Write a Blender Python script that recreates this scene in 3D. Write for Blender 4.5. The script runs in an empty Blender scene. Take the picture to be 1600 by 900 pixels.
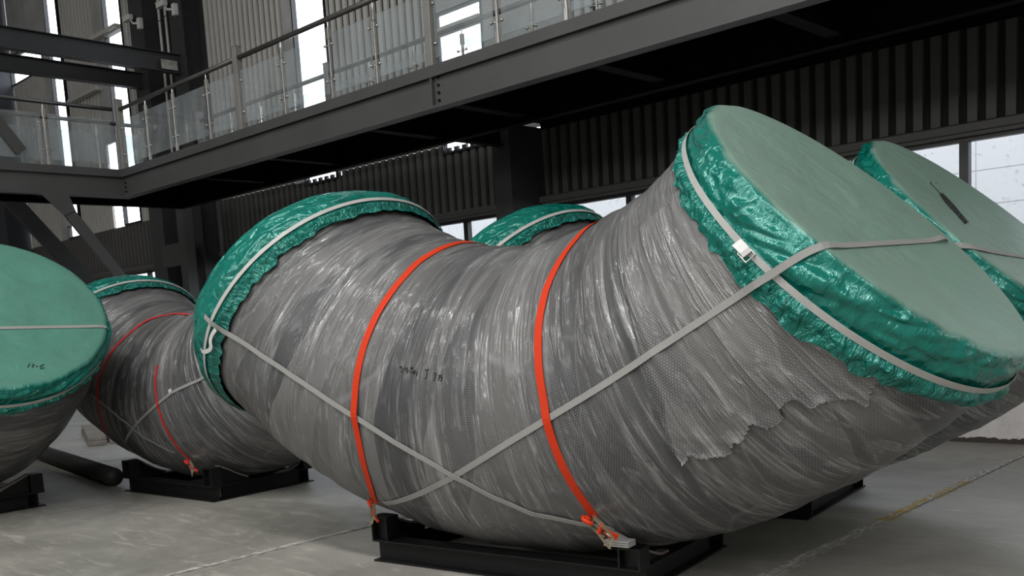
import bpy, bmesh, math, random
import numpy as np
from mathutils import Vector, Matrix
random.seed(7); rng = np.random.default_rng(7)
SC = bpy.context.scene
COL = SC.collection
PI = math.pi

# ------------------------------------------------------------------ camera
FPX, CXP, CYP = 1498.08, 800.0, 670.58
YAW, PITCH, ROLL = math.radians(-44.079), math.radians(-6.742), math.radians(-3.384)
fw = Vector((math.sin(YAW)*math.cos(PITCH), math.cos(YAW)*math.cos(PITCH), math.sin(PITCH)))
rt = Vector((math.cos(YAW), -math.sin(YAW), 0)); up = rt.cross(fw)
r2 = rt*math.cos(ROLL)+up*math.sin(ROLL); u2 = up*math.cos(ROLL)-rt*math.sin(ROLL)
cd = bpy.data.cameras.new('camera'); cam = bpy.data.objects.new('camera', cd); COL.objects.link(cam)
cam.matrix_world = Matrix(((r2.x, u2.x, -fw.x, 0), (r2.y, u2.y, -fw.y, 0), (r2.z, u2.z, -fw.z, 1.6), (0, 0, 0, 1)))
cd.sensor_width = 36; cd.lens = FPX/1600*36
cd.shift_x = 0; cd.shift_y = (CYP-450)/1600
cd.clip_start = 0.05; cd.clip_end = 200
SC.camera = cam

# ------------------------------------------------------------------ world, light, exposure
w = bpy.data.worlds.new('world'); SC.world = w; w.use_nodes = True
bg = w.node_tree.nodes['Background']; bg.inputs[0].default_value = (0.93, 0.96, 1.0, 1); bg.inputs[1].default_value = 5.0
def area(name, loc, rot, sx, sy, power, col=(1, 0.99, 0.975)):
    d = bpy.data.lights.new(name, 'AREA'); d.shape = 'RECTANGLE'; d.size = sx; d.size_y = sy; d.energy = power; d.color = col
    o = bpy.data.objects.new(name, d); COL.objects.link(o); o.location = loc; o.rotation_euler = rot
    return o
# roof skylight strips over the hall, and the tall glazed doors in the wall behind the camera
area('skylight_lamp', (3.0, -1.0, 10.8), (0, 0, 0), 26, .6, 1750)
area('skylight_lamp', (2.0, -6.5, 10.8), (0, 0, 0), 26, .6, 1750)
area('upper_wall_fill', (-13.0, -11.8, 9.4), (math.radians(90), 0, 0), 18, 1.0, 480)  # added fill lamp that brightens the upper left wall
area('door_daylight', (-5.0, -11.8, 6.0), (math.radians(90), 0, 0), 14, 1.5, 550)
SC.view_settings.view_transform = 'Standard'; SC.view_settings.look = 'None'
SC.view_settings.exposure = 0.0; SC.view_settings.gamma = 1.0; SC.view_settings.use_curve_mapping = False

# ------------------------------------------------------------------ material helpers
class N:
    def __init__(s, name):
        s.m = bpy.data.materials.new(name); s.m.use_nodes = True; s.t = s.m.node_tree; s.t.nodes.clear()
        s.out = s.n('ShaderNodeOutputMaterial'); s.b = s.n('ShaderNodeBsdfPrincipled'); s.l(s.b.outputs[0], s.out.inputs[0])
    def n(s, k, **kw):
        x = s.t.nodes.new(k)
        for a, v in kw.items(): setattr(x, a, v)
        return x
    def l(s, a, b): s.t.links.new(a, b)
    def set(s, **kw):
        for k, v in kw.items(): s.b.inputs[k.replace('_', ' ')].default_value = v
    def coord(s, which='Object', scale=(1, 1, 1)):
        c = s.n('ShaderNodeTexCoord'); mp = s.n('ShaderNodeMapping'); mp.inputs['Scale'].default_value = scale
        s.l(c.outputs[which], mp.inputs[0]); return mp.outputs[0]
    def noise(s, vec, scale=5, detail=3, rough=.5, dist=0.0):
        x = s.n('ShaderNodeTexNoise'); x.inputs['Scale'].default_value = scale; x.inputs['Detail'].default_value = detail
        x.inputs['Roughness'].default_value = rough; x.inputs['Distortion'].default_value = dist
        s.l(vec, x.inputs['Vector']); return x.outputs[0]
    def ramp(s, val, stops, interp='LINEAR'):
        x = s.n('ShaderNodeValToRGB'); r = x.color_ramp; r.interpolation = interp
        while len(r.elements) < len(stops): r.elements.new(.5)
        for e, (p, c) in zip(r.elements, stops):
            e.position = p; e.color = (c, c, c, 1) if isinstance(c, (int, float)) else (*c, 1)
        s.l(val, x.inputs[0]); return x.outputs[0]
    def math(s, op, a, b=None, c=None):
        x = s.n('ShaderNodeMath', operation=op)
        for i, v in enumerate((a, b, c)):
            if v is None: continue
            if isinstance(v, (int, float)): x.inputs[i].default_value = v
            else: s.l(v, x.inputs[i])
        return x.outputs[0]
    def mix(s, f, a, b):
        x = s.n('ShaderNodeMix', data_type='RGBA')
        for i, v in ((0, f), (6, a), (7, b)):
            if isinstance(v, (int, float)): x.inputs[i].default_value = v
            elif isinstance(v, tuple): x.inputs[i].default_value = (*v, 1)
            else: s.l(v, x.inputs[i])
        return x.outputs[2]
    def bump(s, h, strength=.3, dist=.01, normal=None):
        x = s.n('ShaderNodeBump'); x.inputs['Strength'].default_value = strength; x.inputs['Distance'].default_value = dist
        s.l(h, x.inputs['Height'])
        if normal is not None: s.l(normal, x.inputs['Normal'])
        return x.outputs[0]
    def xyz(s, vec):
        x = s.n('ShaderNodeSeparateXYZ'); s.l(vec, x.inputs[0]); return x.outputs

def plain(name, col, rough=.5, metal=0.0, var=.12, bump=0.0, scale=6):
    k = N(name); v = k.coord()
    nz = k.noise(v, scale, 5, .6)
    c = k.ramp(nz, [(.3, tuple(x*(1-var) for x in col)), (.7, tuple(x*(1+var) for x in col))])
    k.l(c, k.b.inputs['Base Color']); k.set(Roughness=rough, Metallic=metal)
    if bump: k.l(k.bump(k.noise(v, scale*8, 3), bump, .004), k.b.inputs['Normal'])
    return k.m

M = {}
M['steel'] = plain('painted_steel', (.052, .052, .053), .5, var=.1, bump=.05, scale=2)
M['steel_dark'] = plain('dark_painted_steel', (.03, .031, .034), .5, var=.1, scale=2)
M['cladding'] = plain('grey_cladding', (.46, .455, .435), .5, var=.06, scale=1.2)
M['cladding_shade'] = plain('shaded_grey_cladding', (.07, .0685, .066), .5, var=.06, scale=1.2)  # same cladding, darkened to paint in the shade below the gallery
M['backing'] = plain('shade_backing', (.006, .006, .006), .8, var=.1)  # near-black colour puts in the shade between the wall ribs
M['panel'] = plain('grey_sheet_panel', (.34, .345, .345), .35, var=.25, scale=1.6)
M['under'] = plain('gallery_underside_shade', (.004, .004, .004), .6)  # shade under the gallery is put into this near-black colour
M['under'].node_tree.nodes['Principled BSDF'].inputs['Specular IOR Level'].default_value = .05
M['navy'] = plain('dark_navy_steel', (.010, .012, .018), .5)
M['frame'] = plain('black_frame', (.012, .012, .013), .4)
M['black_steel'] = plain('black_cradle_paint', (.005, .005, .0055), .5, var=.3, scale=9); M['black_steel'].node_tree.nodes['Principled BSDF'].inputs['Specular IOR Level'].default_value = .25
M['post_grey'] = plain('grey_post_paint', (.19, .185, .175), .35, .1, scale=3)
M['stainless'] = plain('stainless_steel', (.55, .54, .52), .28, .9, var=.1, scale=14)
M['rail'] = plain('dark_handrail', (.06, .058, .055), .3, .2, scale=4)
M['white_plastic'] = plain('white_plastic', (.55, .55, .54), .4, var=.04)
M['rubber'] = plain('brown_pad', (.17, .14, .125), .7, var=.2, scale=20)
M['wood'] = plain('weathered_board', (.20, .18, .16), .8, var=.3, scale=7, bump=.2)
M['zinc'] = plain('yellow_zinc_steel', (.45, .40, .28), .35, .8, var=.2, scale=30)
M['dark_tube'] = plain('dark_tube', (.02, .02, .02), .6, var=.3)
M['marker'] = plain('black_marker', (.008, .01, .009), .6)
M['sticker'] = plain('pale_label_plate', (.30, .30, .28), .5, var=.35, scale=9)
M['strap_grey'] = plain('grey_white_strap', (.36, .36, .345), .45, var=.08, scale=10)
M['outside'] = None

def glass_mat():
    k = N('clear_glass'); k.t.nodes.remove(k.b)
    tr = k.n('ShaderNodeBsdfTransparent'); tr.inputs[0].default_value = (.85, .88, .885, 1)
    gl = k.n('ShaderNodeBsdfGlossy'); gl.inputs['Roughness'].default_value = .02
    df = k.n('ShaderNodeBsdfDiffuse'); df.inputs[0].default_value = (.52, .55, .57, 1)
    v = k.coord('Object', (1, 1, .4)); h = k.ramp(k.noise(v, 2.5, 4, .6), [(.35, .10), (.75, .26)])
    m0 = k.n('ShaderNodeMixShader'); k.l(h, m0.inputs[0]); k.l(tr.outputs[0], m0.inputs[1]); k.l(df.outputs[0], m0.inputs[2])
    fr_ = k.n('ShaderNodeFresnel'); fr_.inputs[0].default_value = 1.45; gm = k.n('ShaderNodeNewGeometry'); fr = k.n('ShaderNodeMath', operation='MULTIPLY'); k.l(fr_.outputs[0], fr.inputs[0]); k.l(k.math('SUBTRACT', 1.0, gm.outputs['Backfacing']), fr.inputs[1])
    mx = k.n('ShaderNodeMixShader'); k.l(fr.outputs[0], mx.inputs[0]); k.l(m0.outputs[0], mx.inputs[1]); k.l(gl.outputs[0], mx.inputs[2])
    k.l(mx.outputs[0], k.out.inputs[0]); return k.m
M['glass'] = glass_mat()

def pane_mat():
    k = N('dusty_window_glass'); k.t.nodes.remove(k.b)
    tr = k.n('ShaderNodeBsdfTransparent'); tr.inputs[0].default_value = (.93, .95, .97, 1)
    df = k.n('ShaderNodeBsdfDiffuse'); df.inputs[0].default_value = (.6, .6, .58, 1)
    v = k.coord(); h = k.ramp(k.noise(v, 14, 5, .7), [(.58, .015), (.72, .18)])
    m0 = k.n('ShaderNodeMixShader'); k.l(h, m0.inputs[0]); k.l(tr.outputs[0], m0.inputs[1]); k.l(df.outputs[0], m0.inputs[2])
    k.l(m0.outputs[0], k.out.inputs[0]); return k.m
M['pane'] = pane_mat()

def floor_mat():
    k = N('dusty_concrete_floor'); v = k.coord('Object')
    a = k.noise(v, .8, 6, .62, .6); vs = k.coord('Object', (.8, 3.2, 1)); b = k.noise(vs, 2.2, 7, .7, 1.2); c = k.noise(v, 38, 3, .6)
    base = k.ramp(a, [(.3, (.165, .162, .142)), (.55, (.25, .244, .217)), (.75, (.33, .318, .285))])
    sc = k.ramp(b, [(.53, 0.0), (.70, .6)])
    col = k.mix(sc, base, (.43, .41, .37))
    dk = k.ramp(c, [(.30, .35), (.42, 0.0)])
    col = k.mix(dk, col, (.12, .113, .10))
    k.l(col, k.b.inputs['Base Color'])
    k.l(k.ramp(b, [(.3, .38), (.7, .62)]), k.b.inputs['Roughness'])
    k.l(k.bump(k.math('ADD', k.math('MULTIPLY', b, .6), k.math('MULTIPLY', c, .2)), .25, .006), k.b.inputs['Normal'])
    return k.m
M['floor'] = floor_mat()

def plaster_mat():
    k = N('stained_white_plaster'); v = k.coord()
    z = k.xyz(v)[2]
    n1 = k.noise(v, 6, 6, .7); n2 = k.noise(v, 28, 4, .7)
    base = k.ramp(n1, [(.3, (.50, .48, .47)), (.7, (.66, .64, .63))])
    chips = k.ramp(n2, [(.63, 0.0), (.66, 1.0)])
    low = k.math('SUBTRACT', .55, k.math('MULTIPLY', z, 1.6))
    low = k.math('MAXIMUM', low, .15)
    col = k.mix(k.math('MULTIPLY', chips, low), base, (.06, .05, .045))
    edge = k.math('LESS_THAN', k.math('ADD', z, k.math('MULTIPLY', n1, -.12)), -.01)
    col = k.mix(edge, col, (.05, .04, .035))
    k.l(col, k.b.inputs['Base Color']); k.set(Roughness=.8)
    k.l(k.bump(n2, .3, .01), k.b.inputs['Normal']); return k.m
M['plaster'] = plaster_mat()

def joint_mat():
    k = N('chipped_joint_edge'); v = k.coord()
    p = k.xyz(v)
    n = k.noise(k.coord('Object', (1, .3, 1)), 45, 5, .75)
    c = k.ramp(n, [(.34, (.07, .065, .06)), (.46, (.26, .25, .225)), (.60, (.50, .49, .46))])
    # remains of a yellow floor line on one stretch
    yel = k.math('MULTIPLY', k.math('GREATER_THAN', p[1], 6.6), k.math('LESS_THAN', p[1], 8.3))
    yel = k.math('MULTIPLY', yel, k.math('GREATER_THAN', p[0], -4))
    yel = k.math('MULTIPLY', yel, k.math('GREATER_THAN', k.noise(v, 9, 3), .47))
    c = k.mix(yel, c, (.33, .22, .03))
    k.l(c, k.b.inputs['Base Color']); k.set(Roughness=.8); k.l(k.bump(n, .6, .01), k.b.inputs['Normal']); return k.m
M['joint'] = joint_mat()

def film_mat(name, tone=1.0, bub=1.0):
    # bubble wrap under stretch film: UV is (metres along the bend, metres round the pipe)
    k = N(name)
    uv = k.coord('UV'); p = k.xyz(uv); U, V = p[0], p[1]
    K = 2*PI/.0135
    def cosw(a, b): return k.math('COSINE', k.math('ADD', k.math('MULTIPLY', U, a*K), k.math('MULTIPLY', V, b*K)))
    hexa = k.math('ADD', k.math('ADD', cosw(0, 1.0), cosw(.866, .5)), cosw(.866, -.5))
    dots = k.ramp(k.math('MULTIPLY_ADD', hexa, .22, .33), [(.45, 0.0), (.85, 1.0)])
    band = k.noise(k.coord('UV', (1.0, .13, 1)), 3.4, 3, .55, .8)
    patch = k.noise(k.coord('UV', (1, .45, 1)), 1.7, 3, .5, .5)
    def crease(sc, st, pw, dist, seed):
        n = k.noise(k.coord('UV', (1+.01*seed, st, 1)), sc, 2, .5, dist)
        r = k.math('SUBTRACT', 1.0, k.math('MULTIPLY', k.math('ABSOLUTE', k.math('SUBTRACT', n, .5)), 2.0))
        return k.math('POWER', r, pw)
    cl1 = k.ramp(k.noise(k.coord('UV', (1, .28, 1)), 2.6, 4, .6, .6), [(.45, 0.0), (.59, 1.0)])
    cl2 = k.ramp(k.noise(k.coord('UV', (1.1, .6, 1)), 5.5, 3, .6, .3), [(.45, 0.0), (.57, 1.0)])
    c1 = k.math('MULTIPLY', crease(11, .05, 15, .35, 1), cl1); c2 = k.math('MULTIPLY', crease(26, .06, 12, .5, 2), cl2)
    cre = k.math('MINIMUM', k.math('ADD', c1, k.math('MULTIPLY', c2, .8)), 1.0)
    soft = k.noise(k.coord('UV', (1, .22, 1)), 6, 3, .55, .8)
    # overlapping turns of the wrap: long cells, each turn a shade of its own, with a thin pale lap edge
    sl = k.n('ShaderNodeCombineXYZ'); wob = k.noise(k.coord('UV', (1, .5, 1)), 2.0, 2, .5)
    k.l(k.math('ADD', k.math('ADD', U, k.math('MULTIPLY', V, .16)), k.math('MULTIPLY', wob, .22)), sl.inputs[0]); k.l(k.math('MULTIPLY', V, .16), sl.inputs[1])
    vc = k.n('ShaderNodeTexVoronoi', feature='F1'); vc.inputs['Scale'].default_value = 3.6; k.l(sl.outputs[0], vc.inputs['Vector'])
    ve = k.n('ShaderNodeTexVoronoi', feature='DISTANCE_TO_EDGE'); ve.inputs['Scale'].default_value = 3.6; k.l(sl.outputs[0], ve.inputs['Vector'])
    turn = k.xyz(vc.outputs['Color'])[0]
    lap = k.ramp(ve.outputs[0], [(.004, 1.0), (.02, 0.0)])
    h = k.math('ADD', k.math('ADD', k.math('MULTIPLY', cre, .42), k.math('MULTIPLY', turn, .10)), k.math('MULTIPLY', soft, .30))
    film = k.bump(h, .8, .03)
    tone_ = k.math('ADD', k.math('MULTIPLY', band, .55), k.math('MULTIPLY', turn, .45))
    c = k.ramp(tone_, [(.28, tuple(tone*x for x in (.043, .0435, .047))), (.5, tuple(tone*x for x in (.080, .0795, .080))), (.72, tuple(tone*x for x in (.128, .127, .125)))])
    c = k.mix(k.math('MULTIPLY', lap, .10), c, (.5, .5, .5))
    c = k.mix(k.math('MULTIPLY', k.ramp(patch, [(.45, 0.0), (.7, 1.0)]), .4), c, tuple(tone*x for x in (.060, .060, .069)))
    bm = k.math('MULTIPLY', dots, k.ramp(patch, [(.36, .05*bub), (.55, .28*bub)]))
    c = k.mix(bm, c, tuple(tone*x for x in (.36, .36, .36)))
    c = k.mix(k.math('MULTIPLY', cre, .26), c, (.62, .62, .62))  # crease whitening that also paints in the film's streak highlights
    k.l(c, k.b.inputs['Base Color'])
    k.set(Roughness=.45); k.b.inputs['Specular IOR Level'].default_value = .35
    k.l(k.bump(dots, .3*bub, .004, film), k.b.inputs['Normal'])
    k.l(k.math('MULTIPLY_ADD', cre, 1.0, .16), k.b.inputs['Coat Weight']); k.b.inputs['Coat Roughness'].default_value = .12; k.b.inputs['Coat IOR'].default_value = 1.55
    k.l(film, k.b.inputs['Coat Normal'])
    return k.m
M['film'] = film_mat('bubble_wrap_and_stretch_film')
M['film_flap'] = film_mat('loose_bubble_wrap', 1.1, 1.0)
M['film_edge'] = plain('whitened_film_edge', (.24, .24, .24), .3, var=.4, scale=60)

def tarp_mat(name, col, rough, crease, face_col, face_rough, face_crease, sheen, stretch=(1, .7, 1)):
    k = N(name)
    def ridge(sc, seed, det=2):
        c = k.n('ShaderNodeTexCoord'); mp = k.n('ShaderNodeMapping'); mp.inputs['Scale'].default_value = stretch
        mp.inputs['Location'].default_value = (seed*3.7, seed*1.3, seed*2.1); mp.inputs['Rotation'].default_value = (0, 0, .45*seed)
        k.l(c.outputs['UV'], mp.inputs[0])
        return k.math('ABSOLUTE', k.math('SUBTRACT', k.noise(mp.outputs[0], sc, det, .55, .35), .5))
    def pleat():
        mp = k.n('ShaderNodeMapping'); mp.inputs['Scale'].default_value = (1, .3, 1); mp.inputs['Rotation'].default_value = (0, 0, .35)
        c = k.n('ShaderNodeTexCoord'); k.l(c.outputs['UV'], mp.inputs[0])
        return k.math('ABSOLUTE', k.math('SUBTRACT', k.noise(mp.outputs[0], 24, 3, .55, .5), .5))
    h = k.math('ADD', k.math('MULTIPLY', ridge(2.8, 1, 1), 2.0), k.math('ADD', k.math('MULTIPLY', ridge(6.5, -1, 1), 1.2), k.math('MULTIPLY', pleat(), k.math('MULTIPLY_ADD', k.math('LESS_THAN', k.xyz(k.coord('UV'))[1], .165), 1.1, .25))))
    at = k.n('ShaderNodeAttribute'); at.attribute_name = 'face_sheen'; fa = at.outputs['Fac']
    def lerp(a, b): return k.math('MULTIPLY_ADD', fa, b-a, a)
    bp_ = k.n('ShaderNodeBump'); bp_.inputs['Distance'].default_value = .06; k.l(h, bp_.inputs['Height']); k.l(lerp(crease, face_crease), bp_.inputs['Strength']); k.l(bp_.outputs[0], k.b.inputs['Normal'])
    uv = k.coord('UV'); nz = k.noise(uv, 2.2, 5, .6)
    def var(col): return k.ramp(nz, [(.3, tuple(x*.85 for x in col)), (.7, tuple(min(1, x*1.15) for x in col))])
    d = k.ramp(k.noise(uv, 1.3, 6, .65, .5), [(.3, sheen*.8), (.7, sheen)])
    c = k.mix(fa, var(col), k.mix(d, var(face_col), (.33, .325, .29)))  # greyer face colour paints in the sheen of overhead light
    k.l(c, k.b.inputs['Base Color']); k.l(lerp(rough, face_rough), k.b.inputs['Roughness'])
    k.b.inputs['Specular IOR Level'].default_value = .85; k.b.inputs['Specular Tint'].default_value = (.55, 1, .92, 1)
    return k.m
M['tarp'] = tarp_mat('green_tarpaulin', (.003, .128, .10), .18, .8, (.045, .235, .175), .42, .13, .55)
M['tarp_low_sheen'] = tarp_mat('low_sheen_green_tarpaulin', (.003, .128, .10), .18, .8, (.022, .165, .12), .46, .16, .18)  # same tarpaulin with less sheen painted into the face colour
def web_mat(name, col):
    k = N(name); p = k.xyz(k.coord('UV'))
    rib = k.math('SINE', k.math('MULTIPLY', p[0], 2*PI/.006)); wv = k.math('SINE', k.math('MULTIPLY', p[1], 2*PI/.010))
    h = k.math('MULTIPLY', rib, wv)
    c = k.mix(k.math('MULTIPLY_ADD', h, .5, .5), tuple(x*.8 for x in col), tuple(min(1, x*1.12) for x in col))
    k.l(c, k.b.inputs['Base Color']); k.set(Roughness=.55); k.b.inputs['Specular IOR Level'].default_value = .2; k.l(k.bump(h, .4, .002), k.b.inputs['Normal']); return k.m
M['strap_orange'] = web_mat('orange_webbing', (.56, .036, .007))
M['strap_red'] = web_mat('red_webbing', (.62, .03, .03))
M['tie'] = web_mat('grey_white_tie_webbing', (.28, .28, .27))

def facade_mat():
    k = N('white_clad_building'); p = k.xyz(k.coord())
    fz = k.math('FRACT', k.math('MULTIPLY', p[2], 1/.62)); line = k.math('LESS_THAN', fz, .035)
    fx = k.math('FRACT', k.math('MULTIPLY', p[0], 1/3.1)); line = k.math('MAXIMUM', line, k.math('LESS_THAN', fx, .006))
    c = k.mix(line, (.80, .80, .80), (.45, .46, .47))
    k.l(c, k.b.inputs['Base Color']); k.set(Roughness=.6); return k.m
M['facade'] = facade_mat()

# ------------------------------------------------------------------ mesh helpers
def bbox(bm, x0, x1, y0, y1, z0, z1, mat=None):
    vs = [bm.verts.new(p) for p in ((x0, y0, z0), (x1, y0, z0), (x1, y1, z0), (x0, y1, z0), (x0, y0, z1), (x1, y0, z1), (x1, y1, z1), (x0, y1, z1))]
    if mat is not None:
        for v in vs: v.co = mat @ v.co
    for f in ((3, 2, 1, 0), (4, 5, 6, 7), (0, 1, 5, 4), (1, 2, 6, 5), (2, 3, 7, 6), (3, 0, 4, 7)): bm.faces.new([vs[i] for i in f])
def prism(bm, poly, axis, a, b, mat=None):
    # poly: 2D points in the two other axes, extruded along axis from a to b
    def P(q, t): return {0: (t, q[0], q[1]), 1: (q[0], t, q[1]), 2: (q[0], q[1], t)}[axis]
    A = [bm.verts.new(P(q, a)) for q in poly]; B = [bm.verts.new(P(q, b)) for q in poly]
    if mat is not None:
        for v in A+B: v.co = mat @ v.co
    n = len(poly)
    bm.faces.new(A[::-1]); bm.faces.new(B)
    for i in range(n): bm.faces.new((A[i], A[(i+1) % n], B[(i+1) % n], B[i]))
def tube(bm, pts, r, seg=10, cap=True):
    pts = [Vector(p) for p in pts]; rings = []
    for i, p in enumerate(pts):
        t = (pts[min(i+1, len(pts)-1)]-pts[max(i-1, 0)]).normalized()
        a = t.orthogonal().normalized() if i == 0 else (a-t*a.dot(t)).normalized()
        b = t.cross(a); rr = r[i] if isinstance(r, (list, tuple)) else r
        rings.append([bm.verts.new(p+a*rr*math.cos(2*PI*k/seg)+b*rr*math.sin(2*PI*k/seg)) for k in range(seg)])
    for A, B in zip(rings, rings[1:]):
        for k in range(seg): bm.faces.new((A[k], A[(k+1) % seg], B[(k+1) % seg], B[k]))
    if cap: bm.faces.new(rings[0][::-1]); bm.faces.new(rings[-1])
def sphere(bm, c, r, seg=8):
    bmesh.ops.create_uvsphere(bm, u_segments=seg, v_segments=seg-2, radius=r, matrix=Matrix.Translation(c))
def ibeam(bm, axis, a, b, c0, c1, z0, z1, tf=.012, tw=.01, mat=None):
    # H-section running along axis (0 or 1); c0..c1 flange width across, z0..z1 depth
    cm = (c0+c1)/2
    poly = [(c0, z0), (c1, z0), (c1, z0+tf), (cm+tw/2, z0+tf), (cm+tw/2, z1-tf), (c1, z1-tf), (c1, z1), (c0, z1), (c0, z1-tf), (cm-tw/2, z1-tf), (cm-tw/2, z0+tf), (c0, z0+tf)]
    prism(bm, poly, axis, a, b, mat)
def obj(name, bm, mat, parent=None, smooth=False, bevel=0.0):
    me = bpy.data.meshes.new(name)
    if isinstance(bm, bmesh.types.BMesh):
        bmesh.ops.recalc_face_normals(bm, faces=bm.faces); bm.to_mesh(me); bm.free()
    else: me = bm; me.name = name
    o = bpy.data.objects.new(name, me); COL.objects.link(o)
    for m in (mat if isinstance(mat, (list, tuple)) else [mat]): me.materials.append(m)
    if parent is not None: o.parent = parent
    if smooth:
        for p in me.polygons: p.use_smooth = True
    if bevel:
        md = o.modifiers.new('bevel', 'BEVEL'); md.width = bevel; md.segments = 2; md.limit_method = 'ANGLE'
    return o
def tag(o, label, cat, group=None):
    o['label'] = label; o['category'] = cat
    if group: o['group'] = group
    return o
def thing(name, label, cat, loc=(0, 0, 0), rz=0, group=None):
    o = bpy.data.objects.new(name, None); COL.objects.link(o); o.location = loc; o.rotation_euler = (0, 0, rz); o.empty_display_size = .2
    return tag(o, label, cat, group)
def struct(name, bm, mat, parent=None, **kw):
    o = obj(name, bm, mat, parent, **kw)
    if parent is None: o['kind'] = 'structure'
    return o
def BM(): return bmesh.new()
def grid_mesh(name, P, uv=None, closed_v=True, cap_mat=None):
    # P: (nu, nv, 3); closed in v
    nu, nv = P.shape[:2]; verts = P.reshape(-1, 3)
    faces = []; uvs = []
    nn = nv if closed_v else nv-1
    for i in range(nu-1):
        for j in range(nn):
            j2 = (j+1) % nv
            faces.append((i*nv+j, (i+1)*nv+j, (i+1)*nv+j2, i*nv+j2))
            if uv is not None:
                a, b, c, d = uv[i, j], uv[i+1, j], uv[i+1, j+1], uv[i, j+1]
                uvs += [a, b, c, d]
    me = bpy.data.meshes.new(name); me.from_pydata(verts.tolist(), [], faces)
    if uv is not None:
        lay = me.uv_layers.new(name='uv'); lay.data.foreach_set('uv', np.array(uvs, dtype=np.float32).ravel())
    for p in me.polygons: p.use_smooth = True
    me.update(); return me
def vnoise(shape, cells, seed, per_axis1=True):
    # smooth value noise on a grid, periodic along axis 1
    r = np.random.default_rng(seed); a, b = cells
    L = r.random((a+2, b)); 
    x = np.linspace(0, a, shape[0]); y = np.arange(shape[1])*b/shape[1]
    xi = np.minimum(x.astype(int), a); yi = y.astype(int); fx = x-xi; fy = y-yi
    fx = fx*fx*(3-2*fx); fy = fy*fy*(3-2*fy)
    g = lambda i, j: L[np.clip(i, 0, a+1)][:, j % b]
    A = g(xi, yi); B = g(xi+1, yi); C = g(xi, yi+1); D = g(xi+1, yi+1)
    return (A*(1-fx[:, None])+B*fx[:, None])*(1-fy)+(C*(1-fx[:, None])+D*fx[:, None])*fy-.5

#@@STRUCT
# ------------------------------------------------------------------ setting: floor, walls, roof
WY = 10.49
J1, J2 = -6.06, -2.75
bm = BM()
xs = [-34, -16.0, -12.66, -9.36, J1, J2, .55, 14]
for a, b in zip(xs, xs[1:]): bbox(bm, a+.011, b-.011, -12, 10.7, -.3, 0)
bbox(bm, -34, 14, -12, 10.7, -.36, -.03)
struct('floor', bm, M['floor'])
tn = 1
for x in (J1, J2):
    bm = BM(); n = 240; ys = np.linspace(-12, 10.4, n)
    for s in (-1, 1):
        wv = (.045+.035*rng.random(n)) if s < 0 else (.008+.012*rng.random(n))
        for i in range(n-1):
            x0 = x+s*.011
            vs = [bm.verts.new(p) for p in ((x0, ys[i], .0015), (x0+s*wv[i], ys[i], .0012), (x0+s*wv[i+1], ys[i+1], .0012), (x0, ys[i+1], .0015))]
            bm.faces.new(vs if s < 0 else vs[::-1])
    bmesh.ops.remove_doubles(bm, verts=bm.verts, dist=.0005)
    struct('trim_%d' % tn, bm, M['joint']); tn += 1

bm = BM(); bbox(bm, -34, 14, WY, WY+.24, 0, 2.09); bbox(bm, -34, 14, WY-.03, WY, 2.03, 2.09)
o = struct('wall_back', bm, M['plaster'])
bm = BM(); bbox(bm, -34, -33.8, -12, 10.7, 0, 11.2); struct('wall_left', bm, M['cladding'])
bm = BM(); bbox(bm, 14, 14.2, -12, 10.7, 0, 11.2); struct('wall_right', bm, M['cladding'])
bm = BM(); bbox(bm, -34, 14, -12.2, -12, 0, 11.2); struct('wall_front', bm, M['cladding'])
bm = BM(); bbox(bm, -34, 14, -12.2, 10.8, 11.2, 11.4); struct('ceiling', bm, M['cladding'])

# long channel over the low window band
bm = BM()
for a, b in ((-33.8, -20.3), (-19.7, -18.6), (-18.1, -9.55), (-9.22, 14)):
    prism(bm, [(WY-.14, 3.16), (WY-.14, 3.235), (WY-.12, 3.25), (WY+.1, 3.25), (WY+.1, 3.12), (WY-.09, 3.12), (WY-.09, 3.155)], 0, a, b)
struct('trim_3', bm, M['cladding_shade'])

def corrugated(name, x0, x1, z0, z1, mat, pitch=.18, zb=None):
    # hollow box ribs standing 8 cm proud of a sheet coloured near-black for the recess shade
    ph = (-4.95 % pitch); x = ph+math.floor((x0-ph)/pitch)*pitch
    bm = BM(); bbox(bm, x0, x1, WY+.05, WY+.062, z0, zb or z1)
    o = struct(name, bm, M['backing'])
    bm = BM()
    while x < x1:
        a, b = max(x0, x), min(x1, x+.108)
        if b-a > .02:
            prism(bm, [(a, WY+.0495), (a+.006, WY+.012), (b-.006, WY+.012), (b, WY+.0495)], 2, z0, z1)
        x += pitch
    obj('ribs', bm, mat, o)
    return o
wn = [0]
def clad(x0, x1, z0, z1, mat='cladding', zb=None):
    nm = 'trim_%d' % (10+wn[0]); wn[0] += 1
    return corrugated(nm, x0, x1, z0, z1, M[mat], zb=zb)
for a, b in ((-33.8, -20.3), (-9.22, 14)): clad(a, b, 3.24, 4.25, 'cladding_shade')
clad(-18.1, -15.06, 3.24, 4.29, 'cladding_shade'); clad(-15.06, -14.0, 3.24, 4.272, 'cladding_shade', 4.225); clad(-14.0, -11.3, 3.24, 4.29, 'cladding_shade'); clad(-11.3, -10.25, 3.24, 4.245, 'cladding_shade', 4.20); clad(-10.25, -9.55, 3.24, 4.29, 'cladding_shade')
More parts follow.
